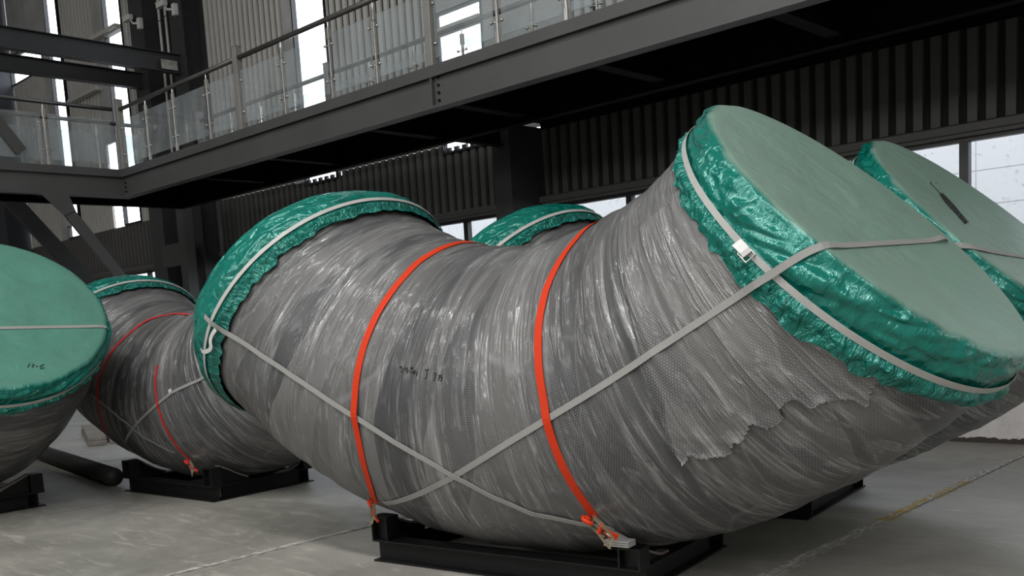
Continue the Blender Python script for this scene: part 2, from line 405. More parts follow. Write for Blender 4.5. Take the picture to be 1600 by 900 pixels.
# above the gallery, between the tall windows
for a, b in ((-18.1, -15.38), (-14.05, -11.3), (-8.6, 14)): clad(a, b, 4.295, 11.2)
for a, b in ((-33.8, -28.4), (-28.3, -26.2)): clad(a, b, 4.25, 8.62)
clad(-25.02, -23.1, 4.25, 11.2); clad(-21.62, -20.3, 4.25, 11.2)
bm = BM()   # smooth sheet panels beside the windows
for a, b, z0, z1 in ((-15.38, -15.04, 4.25, 11.2), (-11.3, -11.27, 4.25, 11.2), (-10.27, -9.22, 4.24, 11.2), (-9.22, -8.6, 4.25, 11.2), (-23.1, -22.5, 6.2, 11.2), (-26.2, -25.76, 4.25, 11.2), (-28.3, -26.2, 9.3, 11.2), (-33.8, -28.4, 8.6, 11.2)):
    bbox(bm, a, b, WY+.0, WY+.05, z0, z1)
struct('trim_4', bm, M['panel'])
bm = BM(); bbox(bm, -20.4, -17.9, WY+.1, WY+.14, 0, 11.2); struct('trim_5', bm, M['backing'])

def window(n, x0, x1, z0, z1, mull=(), bars=(), fr=.05, mw=.045):
    bm = BM(); y0, y1 = WY-.02, WY+.08
    bbox(bm, x0, x0+fr, y0, y1, z0, z1); bbox(bm, x1-fr, x1, y0, y1, z0, z1); bbox(bm, x0+fr, x1-fr, y0, y1, z1-fr, z1); bbox(bm, x0+fr, x1-fr, y0, y1, z0, z0+fr)
    f = struct('window_%d' % n, bm, M['frame'])
    for x in mull:
        bm = BM(); bbox(bm, x-mw, x+mw, y0+.005, y1-.005, z0+fr, z1-fr); obj('mullion', bm, M['frame'], f)
    for z in bars:
        bm = BM(); bbox(bm, x0+fr, x1-fr, y0-.04, y1-.005, z-.05, z+.05); obj('transom', bm, M['cladding'], f)
    bm = BM(); bbox(bm, x0+fr, x1-fr, WY+.03, WY+.036, z0+fr, z1-fr); obj('pane', bm, M['pane'], f)
    return f
window(1, -9.22, 2.0, 2.09, 3.13, [-8.8, -7.755, -6.71, -5.67, -4.62, -3.53, -2.45, -1.37, -.3, .8])
window(2, -18.1, -9.55, 2.09, 3.13, [-17.2, -16.15, -15.1, -14.05, -13.0, -11.95, -10.885])
window(3, -28.3, -20.3, 2.09, 3.13, [-27.6, -26.6, -25.6, -24.65, -23.56, -22.5, -21.55])
window(4, -15.04, -14.05, 4.17, 10.9, bars=[8.6], fr=.035)
window(5, -11.3, -10.27, 4.15, 6.26, bars=[5.97], fr=.03)
window(6, -25.76, -25.02, 4.25, 10.9, bars=[4.62], fr=.035)
window(7, -22.5, -21.62, 4.25, 10.9, bars=[8.58], fr=.035)
window(8, -28.4, -26.2, 8.62, 9.4, fr=.03)
bm = BM(); bbox(bm, -11.3, -10.27, WY, WY+.05, 6.26, 11.2); struct('trim_6', bm, M['panel'])
# sill ledges of the left bay
for i, (a, b, z) in enumerate(((-24.6, -22.94, 7.49), (-23.1, -21.65, 8.6))):
    bm = BM(); bbox(bm, a, b, WY-.16, WY, z-.05, z+.03); struct('trim_%d' % (7+i), bm, M['cladding'])

# neighbouring building seen through the panes
bm = BM(); bbox(bm, -60, 16, 19, 24, 0, 6.0); bbox(bm, -60, 16, 18.9, 19, 5.8, 6.1)
o = tag(obj('building', bm, M['facade']), 'pale clad building outside, seen through the low windows', 'building')
bm = BM(); bbox(bm, -70, 30, 10.8, 60, -.3, -.02); struct('floor_outside', bm, M['plaster'])

# ------------------------------------------------------------------ building columns
def column(x0, x1, y0, label, z1=11.2, mat='steel_dark', web=False):
    bm = BM(); y1 = WY+.02; t = .025
    bbox(bm, x0, x1, y0, y0+t, 0, z1); bbox(bm, x0, x1, y1-t, y1, 0, z1)
    xm = (x0+x1)/2
    if web: bbox(bm, xm-.01, xm+.01, y0+t, y1-t, 0, z1)
    else: bbox(bm, x1-.02, x1, y0+t, y1-t, 0, z1); bbox(bm, x0, x0+.02, y0+t, y1-t, 0, z1)
    return tag(obj('building_column', bm, M[mat]), label, 'column')
column(-9.55, -9.22, 9.8, 'dark steel column between the two window bays, behind the middle elbow', 4.2)
column(-18.6, -18.1, 10.02, 'tall dark steel column at the gallery corner carrying the girder with the pale plate', web=True)
column(-20.3, -19.7, 10.02, 'tall dark steel column left of the corner column, carrying the lower girder', web=False)
column(-29.9, -28.4, 9.9, 'broad dark column at the left edge behind the green disc', web=False, mat='navy')

def pipe_thing(name, label, cat, pts, r, mat):
    bm = BM(); tube(bm, pts, r, 10); return tag(obj(name, bm, M[mat], smooth=True), label, cat)
pipe_thing('conduit', 'thin pale conduit running up the corner column, left one of two', 'conduit', [(-19.52, 10.3, 4.4), (-19.52, 10.3, 11.1)], .03, 'cladding')
pipe_thing('conduit', 'thin pale conduit running up the corner column, right one of two', 'conduit', [(-19.25, 10.3, 4.4), (-19.25, 10.3, 11.1)], .03, 'cladding')
pipe_thing('downpipe', 'dark vertical pipe on the wall left of the big left cap', 'pipe', [(-17.65, 10.2, 0), (-17.65, 10.2, 4.25)], .06, 'steel')

# ------------------------------------------------------------------ gallery (mezzanine)
GY, GX = 7.2, -15.36
mz = thing('mezzanine', 'dark steel gallery running along the back wall and turning at the left corner', 'mezzanine', (GX, GY, 3.85))
def mobj(name, bm, mat, bevel=0.0):
    bmesh.ops.translate(bm, verts=bm.verts, vec=(-GX, -GY, -3.85))
    return obj(name, bm, M[mat], mz, bevel=bevel)
GB, GL_ = 8.78, -16.45
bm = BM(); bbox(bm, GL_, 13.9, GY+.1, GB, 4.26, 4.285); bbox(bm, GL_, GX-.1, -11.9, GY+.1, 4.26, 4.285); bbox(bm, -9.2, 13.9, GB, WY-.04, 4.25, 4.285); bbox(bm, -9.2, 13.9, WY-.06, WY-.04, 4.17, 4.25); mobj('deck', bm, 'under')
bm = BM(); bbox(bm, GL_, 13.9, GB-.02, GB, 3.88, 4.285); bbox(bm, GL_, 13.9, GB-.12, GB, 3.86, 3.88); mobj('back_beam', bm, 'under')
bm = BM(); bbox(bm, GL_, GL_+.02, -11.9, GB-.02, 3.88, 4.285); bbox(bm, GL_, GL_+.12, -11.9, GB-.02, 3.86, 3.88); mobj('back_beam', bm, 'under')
bm = BM()
prism(bm, [(GY-.02, 4.175), (GY-.02, 4.295), (GY+.10, 4.295), (GY+.10, 4.285), (GY-.01, 4.285), (GY-.01, 4.175)], 0, GX-.02, 13.9)
prism(bm, [(GX+.02, 4.175), (GX+.02, 4.295), (GX-.10, 4.295), (GX-.10, 4.285), (GX+.01, 4.285), (GX+.01, 4.175)], 1, -11.9, GY-.02)
mobj('kerb_angle', bm, 'steel')
bm = BM(); bbox(bm, GX-.10, 13.9, GY+.035, GY+.055, 3.88, 4.26); bbox(bm, GX-.16, 13.9, GY-.015, GY+.14, 3.855, 3.88)
mobj('edge_beam', bm, 'steel')
bm = BM(); bbox(bm, GX-.06, GX-.04, -11.9, GY+.035, 3.88, 4.26); bbox(bm, GX-.16, GX, -11.9, GY-.015, 3.855, 3.88)
mobj('edge_beam', bm, 'steel')
def bolt(bm, p, axis):
    bmesh.ops.create_cone(bm, cap_ends=True, segments=8, radius1=.016, radius2=.016, depth=.03, matrix=Matrix.Translation(p) @ Matrix.Rotation(PI/2, 4, axis))
for x in (-7.87, -.2):
    bm = BM(); bbox(bm, x-.012, x+.012, GY-.01, GY+.035, 3.88, 4.26); st = mobj('stiffener_plate', bm, 'steel')
    for z in (3.93, 4.01, 4.09, 4.17):
        bm = BM(); bolt(bm, (x+.08, GY+.03, z), 'X'); b_ = mobj('bolt', bm, 'black_steel')
for z in (3.95, 4.02, 4.09):
    bm = BM(); bolt(bm, (GX+.03, GY+.03, z), 'X'); mobj('bolt', bm, 'black_steel')
for x in (-13.5, -11.6, -9.385, -7.87, -5.9, -4.0, -2.1, -.2, 1.7, 3.6, 7.4):
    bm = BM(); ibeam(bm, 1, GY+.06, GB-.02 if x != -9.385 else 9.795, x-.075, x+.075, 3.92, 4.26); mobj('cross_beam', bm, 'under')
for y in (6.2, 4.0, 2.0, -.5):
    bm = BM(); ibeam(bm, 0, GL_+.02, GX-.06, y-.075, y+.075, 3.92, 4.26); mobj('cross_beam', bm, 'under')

# ------------------------------------------------------------------ glass railings
def railing(name, label, along, fixed, squares, thins, lo, hi, z0=4.297):
    # along: 0 = runs in x at y=fixed, 1 = runs in y at x=fixed
    P = (lambda s, c, z: (s, fixed+c, z)) if along == 0 else (lambda s, c, z: (fixed+c, s, z))
    t = thing(name, label, 'railing', P((lo+hi)/2, .04, z0))
    org = Vector(t.location)
    def put(nm, bm, mat, par=None, **kw):
        if par is None: bmesh.ops.translate(bm, verts=bm.verts, vec=-org); return obj(nm, bm, mat, t, **kw)
        bmesh.ops.translate(bm, verts=bm.verts, vec=-org); return obj(nm, bm, mat, par, **kw)
    def box(bm, s0, s1, c0, c1, z0_, z1_):
        a = P(s0, c0, z0_); b = P(s1, c1, z1_)
        bbox(bm, min(a[0], b[0]), max(a[0], b[0]), min(a[1], b[1]), max(a[1], b[1]), z0_, z1_)
    sq = sorted(squares); allp = sorted(list(squares)+list(thins))
    for s in sq:
        bm = BM(); box(bm, s-.05, s+.05, -.01, .09, z0, 5.38); o = put('square_post', bm, M['post_grey'], bevel=.006)
        bm = BM(); box(bm, s-.055, s+.055, -.015, .095, 5.372, 5.385); put('post_cap', bm, M['post_grey'], o)
    for s in thins:
        bm = BM(); box(bm, s-.02, s+.02, .02, .06, z0, 4.42); box(bm, s-.013, s+.013, .025, .055, 4.42, 5.02); box(bm, s-.022, s+.022, .018, .062, 5.0, 5.13)
        tube(bm, [P(s, .04, 5.13), P(s, .04, 5.22)], .008, 8)
        put('stanchion', bm, M['stainless'], bevel=.003)
    ends = sorted(set([lo]+[s for s in sq]+[hi]))
    for a, b in zip(ends, ends[1:]):
        bm = BM(); tube(bm, [P(a+(.05 if a in sq else 0), .04, 5.23), P(b-(.05 if b in sq else 0), .04, 5.23)], .032, 14); put('handrail', bm, M['rail'], smooth=True)
    edges = sorted(set([lo]+allp+[hi]))
    for a, b in zip(edges, edges[1:]):
        if b-a < .3: continue
        bm = BM(); box(bm, a+.06, b-.055, .034, .046, 4.375, 5.06); g = put('glass_panel', bm, M['glass'])
        for s, d in ((a, 1), (b, -1)):
            if s in (lo, hi) and s not in sq: continue
            for z in (4.52, 4.93):
                bm = BM(); sphere(bm, P(s+d*.075, .028, z), .017, 8); tube(bm, [P(s+d*.01, .04, z), P(s+d*.075, .035, z)], .007, 6)
                put('glass_clamp', bm, M['stainless'], g, smooth=True)
    return t
railing('glass_railing', 'glass railing with dark handrail along the long front edge of the gallery', 0, GY, [GX+.03, -11.72, -7.87, -4.02], [-14.43, -13.56, -12.57, -10.68, -9.67, -8.81, -6.88, -5.98, -5.0, -3.0, -2.0, -1.0], GX+.03, 0.0)
railing('glass_railing', 'short glass railing with slim stanchions on the left return of the gallery', 1, GX-.05, [], [6.07, 4.9, 3.75, 2.6], 1.5, GY-.06)
railing('glass_railing', 'rear gallery railing seen through the front glass, nearer the wall', 0, GB-.08, [-15.5, -11.75, -5.85, -2.0], [-14.5, -13.6, -12.65, -10.8, -9.85, -8.93, -7.75, -6.79, -4.9, -3.9, -2.95, -1.0], -15.5, 0.0)
railing('glass_railing', 'far railing of the left gallery return, seen through its front glass', 1, GL_+.04, [], [7.3, 6.36, 5.3, 4.3, 3.2], 2.4, 8.2)

# ------------------------------------------------------------------ roof-level girders, braces, cameras
def girder(x, z0, z1, y1, label):
    t = thing('girder', label, 'girder', (x, y1, z0))
    bm = BM(); ibeam(bm, 1, -11.9-y1, 0, -.09, .09, 0, z1-z0, .014, .012); obj('beam', bm, M['steel_dark'], t)
    bm = BM(); bbox(bm, .006, .02, -.20, 0, .02, z1-z0-.02)
    for k in range(4):
        z = .07+k*.075
        bmesh.ops.create_cone(bm, cap_ends=True, segments=8, radius1=.015, radius2=.015, depth=.03, matrix=Matrix.Translation((.03, -.08, z)) @ Matrix.Rotation(PI/2, 4, 'Y'))
    obj('end_plate', bm, M['steel_dark'], t)
    return t
g1 = girder(-18.35, 6.78, 7.15, 10.02, 'upper dark girder with the pale rectangular plate, running to the corner column')
bm = BM(); bbox(bm, .092, .096, -.44, -.10, .04, .22); obj('label_plate', bm, M['sticker'], g1)
g2 = girder(-20.0, 6.82, 7.14, 10.02, 'lower dark girder behind the one with the pale plate')
pipe_thing('cable', 'thin black cable sagging from the right camera to the wall', 'cable', [(-18.15+.035*k, 10.0+.012*k, 8.02-.022*k-.05*math.sin(k/14*PI)) for k in range(15)], .008, 'frame')
pipe_thing('cable', 'thin black cable from the left camera across the dark bay', 'cable', [(-19.70+.075*k, 10.01, 8.05-.02*k+.0012*k*k) for k in range(15)], .008, 'frame')
def camera_thing(loc, rz, label):
    t = thing('security_camera', label, 'camera', loc, rz)
    bm = BM(); bbox(bm, -.24, .06, -.05, .05, 0, .10); bbox(bm, -.27, .04, -.055, .055, .10, .112); obj('housing', bm, M['white_plastic'], t, bevel=.01)
    bm = BM(); tube(bm, [(.02, 0, .01), (.12, 0, -.10), (.26, .05, -.12)], .022, 8); obj('arm', bm, M['white_plastic'], t, smooth=True)
    bm = BM(); bbox(bm, .22, .34, .03, .12, -.24, -.02); obj('junction_box', bm, M['white_plastic'], t, bevel=.008)
    return t
camera_thing((-20.02, 9.895, 8.22), 0, 'white security camera on the left dark column')
camera_thing((-18.52, 9.895, 8.12), 0, 'white security camera on the corner column near the top')

def brace(label, pieces, wid, dep, mat):
    t = thing('brace', label, 'brace', pieces[-1][1])
    o = Vector(pieces[-1][1])
    for p, q in pieces:
        p, q = Vector(p)-o, Vector(q)-o; L = (q-p).length
        d = (p-q).normalized(); a = Vector((1, 0, 0)); b = d.cross(a).normalized()
        R = Matrix.Translation(q) @ Matrix((a, b, d)).transposed().to_4x4()
        bm = BM(); prism(bm, [(-dep/2, -wid/2), (dep/2, -wid/2), (dep/2, wid/2), (-dep/2, wid/2)], 2, 0, L, R); obj('bar', bm, M[mat], t, bevel=.008)
    return t
def bp(z): return (-15.27, 5.545+(4.594-z)*.699, z)
b1 = brace('grey diagonal brace crossing the left gallery edge down behind the small cap', [(bp(5.6), bp(4.44)), (bp(3.76), bp(.6))], .17, .09, 'steel')
yb = bp(3.75)[1]-bp(.6)[1]
bm = BM(); prism(bm, [(yb-.30, 3.84-.6), (yb+.12, 3.84-.6), (yb+.20, 3.60-.6), (yb+.02, 3.52-.6)], 0, .05, .062); obj('gusset_plate', bm, M['steel'], b1)
b2 = brace('broad dark diagonal brace under the gallery beside the green disc', [((-17.2, 5.95, 4.2), (-17.2, 8.75, .75))], .26, .12, 'steel_dark')
t = thing('support_frame', 'dark steel support with a side bracket under the gallery corner', 'support', (-18.15, 9.7, 0))
bm = BM(); bbox(bm, -.15, .12, -.1, .1, 0, 4.25); obj('post', bm, M['steel'], t)
bm = BM(); bbox(bm, -.95, -.15, -.08, .08, 3.0, 3.45); obj('bracket', bm, M['steel'], t)

# ------------------------------------------------------------------ wrapped pipe elbows
TI = -.012; VV = np.array([0, math.sin(TI), math.cos(TI)]); UU = np.array([1., 0, 0]); BB = np.array([0, math.cos(TI), -math.sin(TI)])
RB, R0, RA, RQ = 2.929, .984, .022, .008
CC = np.array([0, 0, 1.056])+VV*RB
TL, TR = -.646, .726
def rad(t): return R0*(1+RA*t+RQ*t*t)
def er(t): return UU*math.sin(t)-VV*math.cos(t)
def tg(t): return UU*math.cos(t)+VV*math.sin(t)
def cl(t): return CC+RB*er(t)
def ringf(t, r, d, dt, de, oe=0., ob=0.):
    c = cl(t)+d*tg(t)+oe*er(t)+ob*BB; e = er(t+dt); b2 = BB*math.cos(de)+tg(t+dt)*math.sin(de)
    return c, e, b2, r
def surf(t, ph, off=0.0):
    return cl(t)+(rad(t)+off)*(math.cos(ph)*er(t)+math.sin(ph)*BB)

def body_mesh():
    nu, nv = 300, 420
    T = np.linspace(TL-.035, TR+.035, nu); PH = np.linspace(0, 2*PI, nv, endpoint=False)+PI/2
    d = .022*vnoise((nu, nv), (26, 7), 1)+.012*vnoise((nu, nv), (70, 12), 2)+.006*vnoise((nu, nv), (140, 30), 3)
    P = np.zeros((nu, nv, 3)); uv = np.zeros((nu, nv+1, 2))
    phv = np.linspace(0, 2*PI, nv+1)+PI/2
    for i, t in enumerate(T):
        tuck = .05*min(1, max(0, (t-TR-.008)/.02))+.04*min(1, max(0, (TL-.008-t)/.02))
        wr = min(1, max(0, (t-.35)/(TR-.35))); wl = min(1, max(0, (TL+.3-t)/.3)); wr *= wr*(3-2*wr); wl *= wl*(3-2*wl)
        def warp(a): return t+wr*(.057*np.sin(a)+.016*np.cos(a))+wl*(.02*np.sin(a)-.034*np.cos(a))
        tp = warp(PH); r = R0*(1+RA*tp+RQ*tp*tp)-.008+d[i]*(1-min(1, tuck*25))-tuck
        e_ = np.sin(tp)[:, None]*UU-np.cos(tp)[:, None]*VV
        P[i] = CC+RB*e_+r[:, None]*(np.cos(PH)[:, None]*e_+np.sin(PH)[:, None]*BB)
        uv[i, :, 0] = RB*warp(phv)+2; uv[i, :, 1] = phv*R0
    return grid_mesh('wrapped_body', P, uv)

def cover_mesh(name, ra, rb, prof, seed, sgn):
    # ra: hem ring, rb: face ring; prof: (s, outward, ruffle, crinkle) rows, last rows close the face
    nv = 720; PH = np.linspace(0, 2*PI, nv, endpoint=False); phv = np.linspace(0, 2*PI, nv+1)
    nrow = 46
    s_key = [q[0] for q in prof]
    S = np.linspace(s_key[0], s_key[-1], nrow)
    out = np.interp(S, s_key, [q[1] for q in prof]); ruf = np.interp(S, s_key, [q[2] for q in prof]); cr = np.interp(S, s_key, [q[3] for q in prof])
    n_ruf = vnoise((nrow, nv), (2, 120), seed)+.6*vnoise((nrow, nv), (3, 210), seed+1)
    n_cr = vnoise((nrow, nv), (3, 26), seed+2)+1.2*np.abs(vnoise((nrow, nv), (4, 44), seed+3))-.28
    sh = (np.arange(nrow)[:, None]*1).astype(int)
    for i in range(nrow): n_cr[i] = np.roll(n_cr[i], i*2)
    hem_wob = 2.2*vnoise((2, nv), (1, 120), seed+5)[0]*.018+.02*vnoise((2, nv), (1, 16), seed+6)[0]
    (ca, ea, ba, r_a), (cb, eb, bb, r_b) = ra, rb
    rows = []; uvs = []
    nrm = np.cross(eb, bb); nrm = nrm/np.linalg.norm(nrm); 
    if np.dot(nrm, cb-ca) < 0: nrm = -nrm
    co, si = np.cos(PH)[:, None], np.sin(PH)[:, None]
    for i, s in enumerate(S):
        c = ca+(cb-ca)*s; e = ea+(eb-ea)*s; b = ba+(bb-ba)*s; r = r_a+(r_b-r_a)*min(max(s, 0), 1.0)
        rr = r+out[i]+ruf[i]*n_ruf[i]+cr[i]*n_cr[i]
        p = c+rr[:, None]*(co*e+si*b)
        if i < 3: p = p-nrm*((hem_wob*(1-i/3))[:, None])
        if i < 7:   # the elastic hem hugs the pipe
            wgt = (1-i/7)**.7; q = p-CC
            tt = np.arctan2(q@UU, -(q@VV)); eer = np.sin(tt)[:, None]*UU-np.cos(tt)[:, None]*VV
            w3 = p-(CC+RB*eer); dd = np.linalg.norm(w3, axis=1); tgt = R0*(1+RA*tt+RQ*tt*tt)+.016+.75*ruf[i]*np.abs(n_ruf[i])
            nd = np.where(dd > tgt, dd*(1-wgt)+tgt*wgt, np.maximum(dd, tgt)); p = p+w3*((nd/dd-1)[:, None])
        rows.append(p); uvs.append(np.stack([phv*1.0, np.full(nv+1, s*.45)], 1))
    # rounded rim, then the drum-tight face sagging a little
    rlast = r_b+out[-1]; clast = ca+(cb-ca)*S[-1]
    nf = 26
    dim = .012*vnoise((nf, nv), (4, 14), seed+8)
    for k in range(1, nf+1):
        if k <= 8:
            a = k/8*PI/2; dr = .045*(1-math.cos(a)); dz = .03*math.sin(a); amp = (1-k/8)
            rr = rlast-dr+(cr[-1]*n_cr[-1])*amp
            off = dz
        else:
            f = (k-8)/(nf-8); rr = np.full(nv, (rlast-.045)*(1-f)+.004*f); off = .03-.02*math.sin(PI*min(f*1.0, 1)/2)
        pp = clast+np.asarray(rr)[:, None]*(co*eb+si*bb)+nrm*off
        if k > 8: pp = pp+nrm*(dim[k-1]*math.sin(PI*min(1, (k-8)/(nf-8))))[:, None]
        rows.append(pp)
        xy = np.stack([np.asarray(rr)*np.cos(phv[:-1]), np.asarray(rr)*np.sin(phv[:-1])], 1); xy = np.vstack([xy, xy[:1]])
        uvs.append(xy+7 if k > 8 else np.stack([phv*1.0, np.full(nv+1, .45*S[-1]+.012*k)], 1))
    P = np.array(rows); U = np.array(uvs)
    # the row where the two uv layouts meet keeps the side layout on its own faces
    me = grid_mesh(name, P, U)
    nrows = len(rows); D = np.zeros((nrows, nv)); edge = vnoise((nrows, nv), (6, 60), seed+11)*3.2
    for i in range(nrows): D[i] = np.clip((i-(nrow+1)+edge[i])/5.0, 0, 1)
    D[nrow+8:] = 1
    at = me.attributes.new('face_sheen', 'FLOAT', 'POINT'); at.data.foreach_set('value', D.ravel().astype(np.float32))  # mask for the sheen painted onto the face
    return me, P
rHR = ringf(TR, 1.036, 0, .045, .163); rFR = ringf(TR, 1.010, .206, .074, .071, -.036, .004)
rHL = ringf(TL, 1.005, 0, -.100, .059); rFL = ringf(TL, 1.048, -.160, -.103, .104)
PROF_R = [(-.04, -.012, .020, .004), (.10, .012, .034, .012), (.22, .022, .030, .012), (.34, .002, .006, .004), (.44, .0, .004, .006), (.58, .020, .008, .035), (.78, .026, .003, .045), (1.0, .004, .0, .018)]
PROF_L = [(-.04, -.004, .014, .004), (.18, .012, .020, .01), (.40, .004, .006, .004), (.54, .002, .004, .004), (.8, .004, .006, .02), (1.0, -.012, .003, .025), (1.5, -.05, .002, .02), (1.9, -.09, .0, .012)]
ME_BODY = body_mesh(); ME_BODY.materials.append(M['film'])
ME_CR, GR = cover_mesh('end_cover', rHR, rFR, PROF_R, 21, 1)
ME_CL, GL = cover_mesh('end_cover', rHL, rFL, PROF_L, 51, -1)
for me in (ME_CR, ME_CL): me.materials.append(M['tarp'])
ME_CR4 = ME_CR.copy(); ME_CR4.materials[0] = M['tarp_low_sheen']

def ribbon(name, pts, nrm, width, mat, parent=None, thick=.0025, side=None):
    # flat strap with real thickness following pts; nrm are the outward normals
    n = len(pts); P = np.array(pts, float); Nn = np.array(nrm, float)
    bm = bmesh.new(); uvl = bm.loops.layers.uv.new('uv'); R = []; L = [0.0]
    for i in range(1, n): L.append(L[-1]+float(np.linalg.norm(P[i]-P[i-1])))
    for i in range(n):
        t = P[min(i+1, n-1)]-P[max(i-1, 0)]; t = t/np.linalg.norm(t)
        s = np.cross(t, Nn[i]); s = s/np.linalg.norm(s); m = np.cross(s, t); m = m if m@Nn[i] > 0 else -m
        R.append([bm.verts.new(P[i]+s*width/2*a+m*thick*b) for a, b in ((-1, 0), (-.97, 1), (.97, 1), (1, 0))])
    us = (0, .05*width, .95*width, width)
    for i in range(n-1):
        for k in range(4):
            k2 = (k+1) % 4
            f = bm.faces.new((R[i][k], R[i][k2], R[i+1][k2], R[i+1][k])); f.smooth = False
            for lp, (uu, vv) in zip(f.loops, ((us[k], L[i]), (us[k2], L[i]), (us[k2], L[i+1]), (us[k], L[i+1]))): lp[uvl].uv = (uu, vv)
    bm.faces.new(R[0]); bm.faces.new(R[-1][::-1])
    return obj(name, bm, mat, parent)
def band_on(P, row, width, name, mat, parent, off=.004, a=0, b=None):
    # closed band running round a cover along one of its rows
    nv = P.shape[1]; idx = list(range(0, nv, 4))+[0]
    c = P[row].mean(0)
    sm = []
    for j in idx:
        seg = [P[row][(j+q) % nv] for q in range(-10, 11)]; sm.append(np.mean(seg, 0))
    sm = np.array(sm); nr = sm-c; rl = np.linalg.norm(nr, axis=1)[:, None]; nr = nr/rl
    return ribbon(name, sm+nr*off, nr, width, mat, parent)

def elbow(label, loc, rz, k, zoff=0.0, mcr=None):
    root = thing('pipe_elbow', label, 'pipe elbow', (loc[0], loc[1], zoff), rz, 'wrapped pipe elbows'); root.scale = (k, k, k)
    for nm, me in (('wrapped_body', ME_BODY), ('end_cover', mcr or ME_CR), ('end_cover', ME_CL)):
        o = bpy.data.objects.new(nm, me); COL.objects.link(o); o.parent = root
        if me is not ME_BODY:
            P, row, wd = (GR, 18, .034) if me is not ME_CL else (GL, 12, .03)
            st = band_on(P, row, wd, 'cover_strap', M['strap_grey'], o, .010)
    return root
E1 = elbow('wrapped pipe elbow in front, largest, held by two orange straps', (-4.186, 4.617), .152, 1.0)
E2 = elbow('wrapped pipe elbow at the middle left, with red straps, behind the left green disc', (-9.265, 5.098), .089, .897, .02)
E3 = elbow('wrapped pipe elbow behind the front one, its green face marked with a dark scuff', (-4.31, 6.87), .132, 1.009, .0)
E4 = elbow('wrapped pipe elbow cut off by the left edge, its green disc facing the viewer', (-11.21, 2.962), .011, .962, .02, ME_CR4)

#@@CRADLES
# ------------------------------------------------------------------ cradles
from mathutils.bvhtree import BVHTree
BVB = BVHTree.FromPolygons([v.co.copy() for v in ME_BODY.vertices], [p.vertices[:] for p in ME_BODY.polygons])
def under(E, cra, x, y):
    # height of the pipe's underside above point (x, y) of a cradle
    p = cra @ Vector((x, y, 0)); k = E.scale[0]
    q = (Matrix.Translation(E.location) @ Matrix.Rotation(E.rotation_euler[2], 4, 'Z') @ Matrix.Scale(k, 4)).inverted() @ p
    h = BVB.ray_cast(Vector((q.x, q.y, -2)), Vector((0, 0, 1)))
    return 9 if h[0] is None else h[0].z*k+E.location[2]
def cradle(label, E, loc, rz, x0, x1, y0, y1):
    t = thing('steel_cradle', label, 'cradle', (loc[0], loc[1], 0), rz, 'black steel cradles')
    W_ = Matrix.Translation(Vector((loc[0], loc[1], 0))) @ Matrix.Rotation(rz, 4, 'Z')
    H = .15
    for y, q in ((y0, 1), (y1, -1)):
        bm = BM(); ibeam(bm, 0, x0, x1, min(y, y+.14*q), max(y, y+.14*q), 0, H, .012, .012)
        obj('cross_beam', bm, M['black_steel'], t)
    for x, s in ((x0, 1), (x1, -1)):
        a, b = min(x, x+.14*s), max(x, x+.14*s)
        lim = min(under(E, W_, xx, yy) for xx in (a, b) for yy in np.linspace(y0+.14, y1-.14, 9))
        Hs = min(H, lim-.006)
        bm = BM(); ibeam(bm, 1, y0+.14, y1-.14, a, b, 0, Hs, .012, .012); obj('side_beam', bm, M['black_steel'], t)
        for y, q in ((y0, 1), (y1, -1)):
            ya, yb = min(y, y+.12*q), max(y, y+.12*q)
            top = min([H+.177]+[under(E, W_, xx, yy)-.012 for xx in (a, (a+b)/2, b) for yy in (ya, yb)])
            bm = BM(); bbox(bm, a, a+.012, ya, yb, H, top-.012); bbox(bm, b-.012, b, ya, yb, H, top-.012); bbox(bm, a+.012, b-.012, (ya+yb)/2-.006, (ya+yb)/2+.006, H, top-.012); bbox(bm, a, b, ya, yb, top-.012, top)
            obj('corner_post', bm, M['black_steel'], t)
            # sloping saddle plate with strips of rubber on it, cut to lie just under the pipe
            ys = [y+(.122+.053*n)*q for n in range(7)]
            zs = [min([top-.006-(top-.18)*n/6.5]+[under(E, W_, xx, yy)-.046 for xx in (a+.03, b-.03)]) for n, yy in enumerate(ys)]
            zs = [max(z, Hs+.001) for z in zs]
            th = [max(.001, min([.014]+[under(E, W_, xx, yy)-z-.008 for xx in (a, (a+b)/2, b)])) for z, yy in zip(zs, ys)]
            bm = BM(); prism(bm, [(ys[0], Hs)]+[(ys[-1], Hs)]+list(zip(ys, zs))[::-1], 0, a+.045, b-.045); sd = obj('saddle_plate', bm, M['black_steel'], t)
            for dx in (.05, .09):
                bm = BM(); pts = list(zip(ys, zs)); prism(bm, [(p, z+.0004) for p, z in pts]+[(p, z+.0005+h_) for (p, z), h_ in list(zip(pts, th))[::-1]], 0, a+dx-.014, a+dx+.014)
                obj('rubber_pad', bm, M['rubber'], sd)
    return t
C1 = cradle('black steel cradle under the front orange-strapped elbow', E1, (-4.186, 4.617), .152, -1.06, .97, -.57, .66)
C2 = cradle('black steel cradle under the red-strapped elbow at the middle left', E2, (-9.128, 5.023), .089, -.87, .74, -.62, .60)
C3 = cradle('black steel cradle under the rear right elbow, its far end showing on the floor', E3, (-4.222, 6.80), .132, -1.0, .93, -.56, .84)
C4 = cradle('black steel cradle at the left edge under the green disc elbow', E4, (-11.21, 2.962), .011, -.80, 1.33, -.6, .53)
